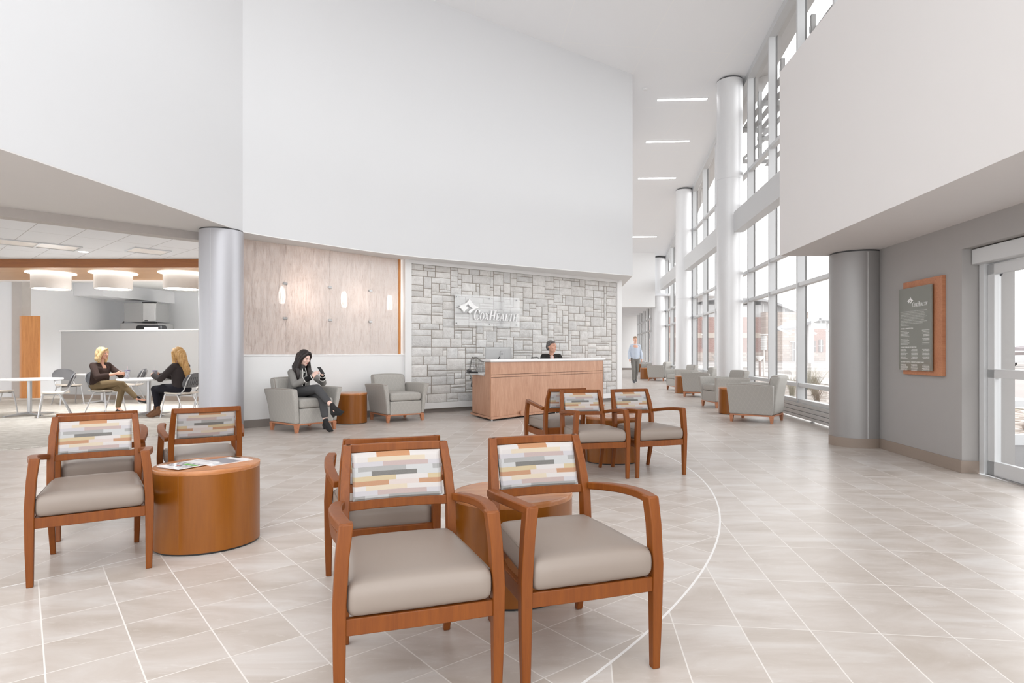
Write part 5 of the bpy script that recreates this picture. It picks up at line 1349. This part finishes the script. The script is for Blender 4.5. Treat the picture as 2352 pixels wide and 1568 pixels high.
# ---- woman with the phone in the left armchair
pr = thing('person', 'person with long dark hair in grey cardigan, legs crossed, holding a phone', 'person', (-3.28+.0*.82, 9.56, 0), D2(52))
sh = {-1: V(-.150, .085, .895), 1: V(.150, .085, .895)}; el = {-1: V(-.215, -.11, .715), 1: V(.215, -.22, .725)}; wr = {-1: V(-.055, -.345, .835), 1: V(.09, -.385, .850)}
hipz = .56; HD = V(.0, -.045, 1.115); Rh = eul(24, 0, 10)
hp, fh = head_prims(HD, Rh, .97)
B = hp+[('c', V(0, .07, .93), .05, V(0, -.01, 1.05), .047), ('e', V(0, .12, hipz+.02), (.15, .12, .1)), ('c', V(0, .12, .62), .11, V(0, .09, .86), .12), ('c', sh[-1], .045, sh[1], .045)]
for s in (-1, 1):
    B += [('c', sh[s], .043, el[s], .036), ('c', el[s], .035, wr[s], .024)]
hand(B, wr[-1], V(.32, -.45, .62), V(.75, .25, -.1), 1, .95, .92); hand(B, wr[1], V(-.30, -.32, .80), V(-.80, .35, .05), 1, .85, .92)
kO, aO, tO = V(-.03, -.42, .655), V(.015, -.74, .40), V(.03, -.99, .335)
kU, aU, tU = V(.05, -.43, .535), V(.055, -.52, .145), V(.05, -.70, .03)
hO, hU = V(-.09, .1, .57), V(.09, .1, .565)
B += [('c', hO, .07, kO, .05), ('c', kO, .048, aO, .032), ('c', hU, .07, kU, .05), ('c', kU, .048, aU, .032), ('c', aO, .034, V(.02, -.80, .34), .03), ('c', aU, .034, V(.055, -.55, .08), .03)]
blob('body', B, SKIN3, pr, .0055, 5)
blk = hair_mat('black_hair', rgb(28, 22, 22), rgb(52, 42, 40)); face(fh, pr, blk, .97, (0, -.003), lids=True)
CG = fabric('grey_cardigan', rgb(140, 138, 135)); BKF = fabric('black_knit', rgb(34, 33, 34)); WT = mat('white_trim', rgb(236, 234, 230), .8)
T_ = [('c', V(0, .115, .62), .137, V(0, .09, .84), .133), ('c', V(-.05, .12, .62), .125, V(-.06, .095, .84), .112), ('c', V(.05, .12, .62), .125, V(.06, .095, .84), .112), ('c', sh[-1], .054, sh[1], .054), ('c', V(0, .09, .90), .08, V(0, .07, .94), .066), ('c', V(-.08,.085,.905), .055, V(0,.075,.945), .06), ('c', V(.08,.085,.905), .055, V(0,.075,.945), .06)]
for s in (-1, 1): T_ += [('c', sh[s], .056, el[s], .051), ('c', el[s], .053, el[s].lerp(wr[s], .62), .043)]
blob('cardigan', T_, CG, pr, .008, 6)
for s in (-1, 1):
    blob('cuff', [('c', el[s].lerp(wr[s], .60), .044, el[s].lerp(wr[s], .93), .037)], BKF, pr, .006, 3)
    for q, r in ((.60, .047), (.97, .039)):
        c0 = el[s].lerp(wr[s], q); d = (wr[s]-el[s]).normalized(); u = d.orthogonal().normalized(); w_ = d.cross(u); m = MB()
        m.tube([c0+(u*math.cos(a)+w_*math.sin(a))*r for a in [2*PI*i/20 for i in range(21)]], .005, 6, False); m.build('cuff_stripe', WT, pr)
blob('turtleneck', [('c', V(0, .065, .93), .066, V(0, .01, 1.0), .055)], fabric('dark_grey_knit', rgb(84, 82, 82)), pr, .006, 3)
plk = [V(0.0, -.012, .955), V(.0, -.035, .90), V(-.005, -.034, .84), V(-.005, -.028, .76), V(0, -.02, .68), V(0, -.005, .60)]
m = MB(); m.sweep([p+V(0, -.006, 0) for p in plk], .045, .012, up=(0, -1, 0)); m.build('placket', BKF, pr)
for s in (-1, 1): m = MB(); m.sweep([p+V(s*.027, -.007, 0) for p in plk], .010, .014, up=(0, -1, 0)); m.build('placket_stripe', WT, pr)
for i in (1, 3, 5): m = MB(); p = plk[i]; m.ball((p.x, p.y-.018, p.z), .007, 8, 6); m.build('button', WT, pr)
JN = fabric('charcoal_jeans', rgb(82, 82, 84))
blob('jeans', [('e', V(0, .12, hipz+.02), (.175, .145, .115)), ('c', hO, .095, kO, .068), ('c', kO, .067, kO.lerp(aO, .68), .054), ('c', hU, .09, kU, .066), ('c', kU, .066, kU.lerp(aU, .72), .056)], JN, pr, .008, 5)
BT = mat('black_suede', rgb(34, 33, 34), .8)
shoe('ankle_boot', aO+V(0, -.01, -.01), tO, BT, pr, .05, .05, .036, V(.0, .42, .91)); shoe('ankle_boot', aU, tU, BT, pr, .055, .05, .036)
hr = [('e', fh(0, .03, .055), (.086, .095, .082), Rh.to_4x4()), ('e', fh(0, .055, .0), (.085, .07, .1), Rh.to_4x4())]
for s in (-1, 1):
    base = fh(s*.078, -.012, .05)
    hr += [('chain', [fh(s*.03, -.045, .105), fh(s*.072, -.035, .05), fh(s*.086, -.008, -.04), V(s*.105, .0, .96), V(s*.10, -.035, .87), V(s*.115, -.045, .80)], [.026, .028, .031, .038, .033, .018]),
           ('chain', [fh(s*.08, .03, .0), V(s*.11, .05, .99), V(s*.12, .04, .88)], [.04, .045, .03])]
hr += [('c', fh(0, .1, .0), .07, V(0, .19, .90), .06)]
blob('hair', hr, blk, pr, .007, 3)
ph = thing('smartphone', 'dark smartphone held up by the woman in the grey cardigan', 'phone', (0, 0, 0))
PM = Matrix.Translation((-3.28, 9.56, 0)) @ rotm(52) @ Matrix.Translation(V(.03, -.435, .93)) @ Euler((D2(-42), D2(0), D2(8))).to_matrix().to_4x4()
ph.matrix_world = PM; m = MB(); m.rbox(-.034, .034, -.004, .004, -.068, .068, .004, None, 6); m.build('phone_body', M['black'], ph); m = MB(); m.box(-.030, .030, .0042, .005, -.062, .062); m.build('screen', emis('phone_screen', (.8, .85, .9, 1), .6), ph)

# ---- generic seated figure for the cafe and the desk
def seated(name_lb, loc, rot, seat, cfg):
    t = thing('person', name_lb, 'person', loc, D2(rot)); z = seat; k = cfg.get('k', 1.0)
    sx = cfg.get('shw', .165); lean = cfg.get('lean', 0)
    S_ = {s: V(s*sx, .05-lean, z+.50) for s in (-1, 1)}
    nk = V(0, .04-lean, z+.53); H = V(0, .0-lean, z+.73)+Vector(cfg.get('hoff', (0, 0, 0))); Rm = eul(*cfg['head'])
    hp, fh = head_prims(H, Rm, cfg.get('hs', 1.0))
    B = hp+[('c', nk, .052, H+V(0, .01, -.06), .047), ('e', V(0, .08, z+.09), (.15, .12, .1)), ('c', V(0, .08, z+.15), .11, V(0, .05-lean, z+.42), .12), ('c', S_[-1], .045, S_[1], .045)]
    E_, W_ = cfg['el'], cfg['wr']
    for s in (-1, 1):
        B += [('c', S_[s], .043, E_[s], .037), ('c', E_[s], .036, W_[s], .025)]
        hd, hn, cu = cfg['hand'][s]; hand(B, W_[s], hd, hn, -s if False else (1 if s < 0 else -1), cu)
    legs = cfg.get('legs')
    if legs:
        for h_, k_, a_, f_ in legs: B += [('c', h_, .07, k_, .05), ('c', k_, .048, a_, .031), ('c', a_, .033, f_, .026)]
    else: B += [('c', V(s*.09, .08, z+.09), .08, V(s*.11, -.36, z+.09), .055) for s in (-1, 1)]
    blob('body', B, cfg['skin'], t, .0062, 5)
    face(fh, t, cfg['brow'], 1.0, smile=cfg.get('smile', False))
    Tp = [('c', V(0, .08, z+.13), .14, V(0, .05-lean, z+.38), .135), ('c', V(-.05, .08, z+.13), .128, V(-.06, .05-lean, z+.42), .115), ('c', V(.05, .08, z+.13), .128, V(.06, .05-lean, z+.42), .115), ('c', S_[-1], .062, S_[1], .062)]
    for s in (-1, 1): Tp += [('c', S_[s], .064, E_[s], .058), ('c', E_[s], .056, E_[s].lerp(W_[s], cfg.get('sleeve', .85)), .044)]
    blob(cfg.get('topname', 'sweater'), Tp, cfg['top'], t, .008, 6)
    if legs:
        blob('trousers', [('e', V(0, .09, z+.08), (.175, .15, .11))]+[q for h_, k_, a_, f_ in legs for q in (('c', h_, .092, k_, .066), ('c', k_, .065, k_.lerp(a_, .9), cfg.get('hem', .046)))], cfg['bottom'], t, .008, 5)
    else: blob('trousers', [('e', V(0, .09, z+.08), (.175, .15, .11))]+[('c', V(s*.09, .08, z+.09), .095, V(s*.11, -.36, z+.09), .07) for s in (-1, 1)], cfg['bottom'], t, .009, 5)
    return t, fh, Rm, H
blond = hair_mat('blonde_hair', rgb(176, 138, 84), rgb(228, 204, 160)); blond2 = hair_mat('golden_blonde_hair', rgb(164, 118, 62), rgb(216, 176, 116)); gryh = hair_mat('short_dark_grey_hair', rgb(74, 70, 70), rgb(128, 124, 122))
BRN = fabric('dark_brown_sweater', rgb(66, 52, 48)); OLV = fabric('olive_trousers', rgb(122, 104, 78)); BLK = fabric('black_trousers', rgb(38, 37, 44)); BLT = fabric('charcoal_satin_top', rgb(58, 52, 52))
# blonde woman in brown, facing the table
z = .45
cfg = dict(head=(4, 0, 14), el={-1: V(-.26, -.16, z+.285), 1: V(.25, -.18, z+.29)}, wr={-1: V(-.09, -.43, z+.345), 1: V(.10, -.45, z+.345)}, hand={-1: (V(.55, -.75, .02), V(.6, .25, 0), .5), 1: (V(-.3, -.9, .02), V(-.8, 0, 0), .5)},
           legs=[(V(-.09, .08, z+.1), V(.02, -.40, z+.17), V(.13, -.70, .30), V(.15, -.86, .26)), (V(.09, .08, z+.1), V(.06, -.40, z+.04), V(-.03, -.40, .12), V(-.03, -.52, .05))],
           skin=SKIN2, brow=blond2, smile=True, top=BRN, bottom=OLV, sleeve=.55, topname='sweater', k=1)
t, fh, Rm, H = seated('person with shoulder-length blonde hair in dark brown sweater, smiling, holding a tumbler', (-8.08, 12.03, 0), 76, z, cfg)
hr = [('e', fh(0, .025, .055), (.09, .1, .085), Rm.to_4x4()), ('e', fh(0, .06, -.01), (.095, .075, .11), Rm.to_4x4())]
for s in (-1, 1): hr += [('chain', [fh(s*.02, -.06, .1), fh(s*.075, -.04, .05), fh(s*.095, -.01, -.03), fh(s*.11, .01, -.10), fh(s*.095, -.0, -.15)], [.024, .03, .04, .045, .032])]
hr += [('e', fh(0, .07, -.10), (.10, .06, .07), Rm.to_4x4())]
blob('hair', hr, blond, t, .008, 3)
NV = mat('black_patent', rgb(26, 26, 28), .25)
shoe('flat_shoe', V(.14, -.74, .29), V(.165, -.93, .205), NV, t, 0, .0, .03, V(.1, -.35, .93)); shoe('flat_shoe', V(-.03, -.42, .09), V(-.035, -.60, .025), NV, t, 0, 0, .03)
# woman in black facing left, back three-quarter
cfg = dict(head=(6, 0, -12), el={-1: V(-.24, -.14, z+.27), 1: V(.25, -.16, z+.27)}, wr={-1: V(-.08, -.42, z+.33), 1: V(.09, -.44, z+.33)}, hand={-1: (V(.5, -.8, .05), V(.7, .2, 0), .6), 1: (V(-.4, -.85, .05), V(-.8, -.2, 0), .6)},
           legs=[(V(-.09, .08, z+.1), V(-.10, -.40, z+.10), V(-.05, -.50, .14), V(-.05, -.62, .06)), (V(.09, .08, z+.1), V(.10, -.40, z+.08), V(.14, -.30, .14), V(.15, -.42, .06))],
           skin=SKIN, brow=blond2, top=BLT, bottom=BLK, sleeve=.98, topname='blouse')
t, fh, Rm, H = seated('person with long blonde hair in black, seen from behind, at the cafe table', (-6.20, 11.31, 0), -100, z, cfg)
hr = [('e', fh(0, .02, .05), (.088, .098, .085), Rm.to_4x4()), ('e', fh(0, .05, -.02), (.09, .075, .12), Rm.to_4x4()), ('chain', [fh(0, .08, 0), fh(0, .11, -.15), V(0, .18, z+.42), V(0, .20, z+.28)], [.085, .085, .07, .035])]
for s in (-1, 1): hr += [('chain', [fh(s*.03, -.055, .095), fh(s*.078, -.03, .03), fh(s*.09, 0, -.08), fh(s*.10, .02, -.17), fh(s*.09, .0, -.24)], [.024, .03, .036, .036, .018])]
blob('hair', hr, blond2, t, .008, 3)
BTN = mat('tan_suede_boot', rgb(120, 84, 58), .8)
shoe('ankle_boot', V(-.05, -.50, .14), V(-.05, -.70, .03), BTN, t, .06, .1, .036); shoe('ankle_boot', V(.14, -.30, .14), V(.16, -.50, .03), BTN, t, .06, .1, .036)
# receptionist
z = .62
cfg = dict(head=(2, 0, 42), el={-1: V(-.25, -.10, z+.24), 1: V(.25, -.10, z+.24)}, wr={-1: V(-.12, -.34, z+.335), 1: V(.12, -.36, z+.335)}, hand={-1: (V(.3, -.9, 0), V(0, 0, -1), .25), 1: (V(-.3, -.9, 0), V(0, 0, -1), .25)},
           skin=SKIN2, brow=gryh, smile=True, top=fabric('black_cardigan', rgb(52, 50, 48)), bottom=BLK, topname='cardigan', hoff=(0, 0, -.025), hs=1.1)
t, fh, Rm, H = seated('person with short grey hair in black cardigan behind the reception counter', (.83, 12.75, .0), 8, z, cfg)
hr = [('e', fh(0, .025, .055), (.086, .098, .082), Rm.to_4x4()), ('e', fh(0, .06, .0), (.082, .066, .085), Rm.to_4x4()), ('e', fh(-.02, -.055, .092), (.06, .035, .026), Rm.to_4x4())]
for s in (-1, 1): hr += [('c', fh(s*.075, -.02, .055), .018, fh(s*.08, .015, .03), .022)]
blob('hair', hr, gryh, t, .006, 3)
m = MB(); m.add([V(-.065, -.075, z+.50), V(.065, -.075, z+.50), V(.04, -.095, z+.36), V(-.04, -.095, z+.36)], [(0, 1, 2, 3)])
blob('blouse', [('c', V(0, -.02, z+.50), .03, V(0, -.056, z+.40), .03)], fabric('pale_blouse', rgb(226, 206, 204)), t, .006, 2)
m = MB()
for i in range(15): a = PI*i/14; m.ball((.058*math.cos(a), -.07-.035*math.sin(a), z+.50-.13*math.sin(a)), .008, 8, 6)
m.build('bead_necklace', M['dark'], t)

# ---- man walking along the corridor
t = thing('person', 'person walking in light blue shirt and grey trousers, far down the walkway', 'person', (4.93, 24.4, 0), D2(4))
H = V(0, -.03, 1.73); Rm = eul(2, 0, 0); hp, fh = head_prims(H, Rm, 1.02)
S_ = {s: V(s*.165, 0, 1.475) for s in (-1, 1)}; E_ = {-1: V(-.235, .04, 1.20), 1: V(.235, .0, 1.20)}; W_ = {-1: V(-.25, -.05, .96), 1: V(.265, -.0, .95)}
L_ = [(V(-.09, 0, .95), V(-.09, -.10, .52), V(-.08, -.06, .10)), (V(.09, 0, .95), V(.08, .02, .52), V(.07, .20, .14))]
B = hp+[('c', V(0, 0, 1.5), .058, V(0, -.015, 1.64), .055), ('c', V(0, 0, 1.0), .13, V(0, 0, 1.4), .14), ('c', S_[-1], .05, S_[1], .05)]
for s in (-1, 1): B += [('c', S_[s], .05, E_[s], .042), ('c', E_[s], .04, W_[s], .028)]; hand(B, W_[s], V(0, -.1, -1), V(-s*.9, -.2, 0), -s, .35, 1.08)
for a, b, c in L_: B += [('c', a, .085, b, .058), ('c', b, .055, c, .038)]
blob('body', B, SKIN, t, .008, 5); face(fh, t, gryh, 1.02)
LB = fabric('light_blue_shirt', rgb(200, 210, 224)); Tp = [('c', V(0, 0, 1.02), .142, V(0, 0, 1.36), .148), ('c', V(-.05, 0, 1.02), .125, V(-.055, 0, 1.38), .12), ('c', V(.05, 0, 1.02), .125, V(.055, 0, 1.38), .12), ('c', S_[-1], .056, S_[1], .056), ('c', S_[-1]+V(.05,0,.01), .055, V(0,0,1.50), .062), ('c', S_[1]+V(-.05,0,.01), .055, V(0,0,1.50), .062), ('c', V(0, 0, 1.48), .08, V(0, -.005, 1.53), .066)]
for s in (-1, 1): Tp += [('c', S_[s], .060, E_[s], .057), ('c', E_[s], .06, E_[s].lerp(W_[s], .92), .046)]
blob('shirt', Tp, LB, t, .011, 5)
blob('trousers', [('e', V(0, 0, .95), (.155, .125, .12))]+[q for a, b, c in L_ for q in (('c', a, .10, b, .078), ('c', b, .077, c+V(0, 0, .02), .062))], fabric('grey_trousers', rgb(128, 126, 122)), t, .011, 5)
for i, (a, b, c) in enumerate(L_): shoe('shoe', c, c+V(0, -.16, -.08 if i == 0 else -.08), M['dark'], t, 0, 0, .04)
blob('hair', [('e', fh(0, .018, .066), (.080, .094, .074), Rm.to_4x4()), ('e', fh(0, .06, .01), (.078, .055, .07), Rm.to_4x4())], hair_mat('sandy_hair', rgb(140, 108, 84), rgb(176, 146, 118)), t, .008, 3)
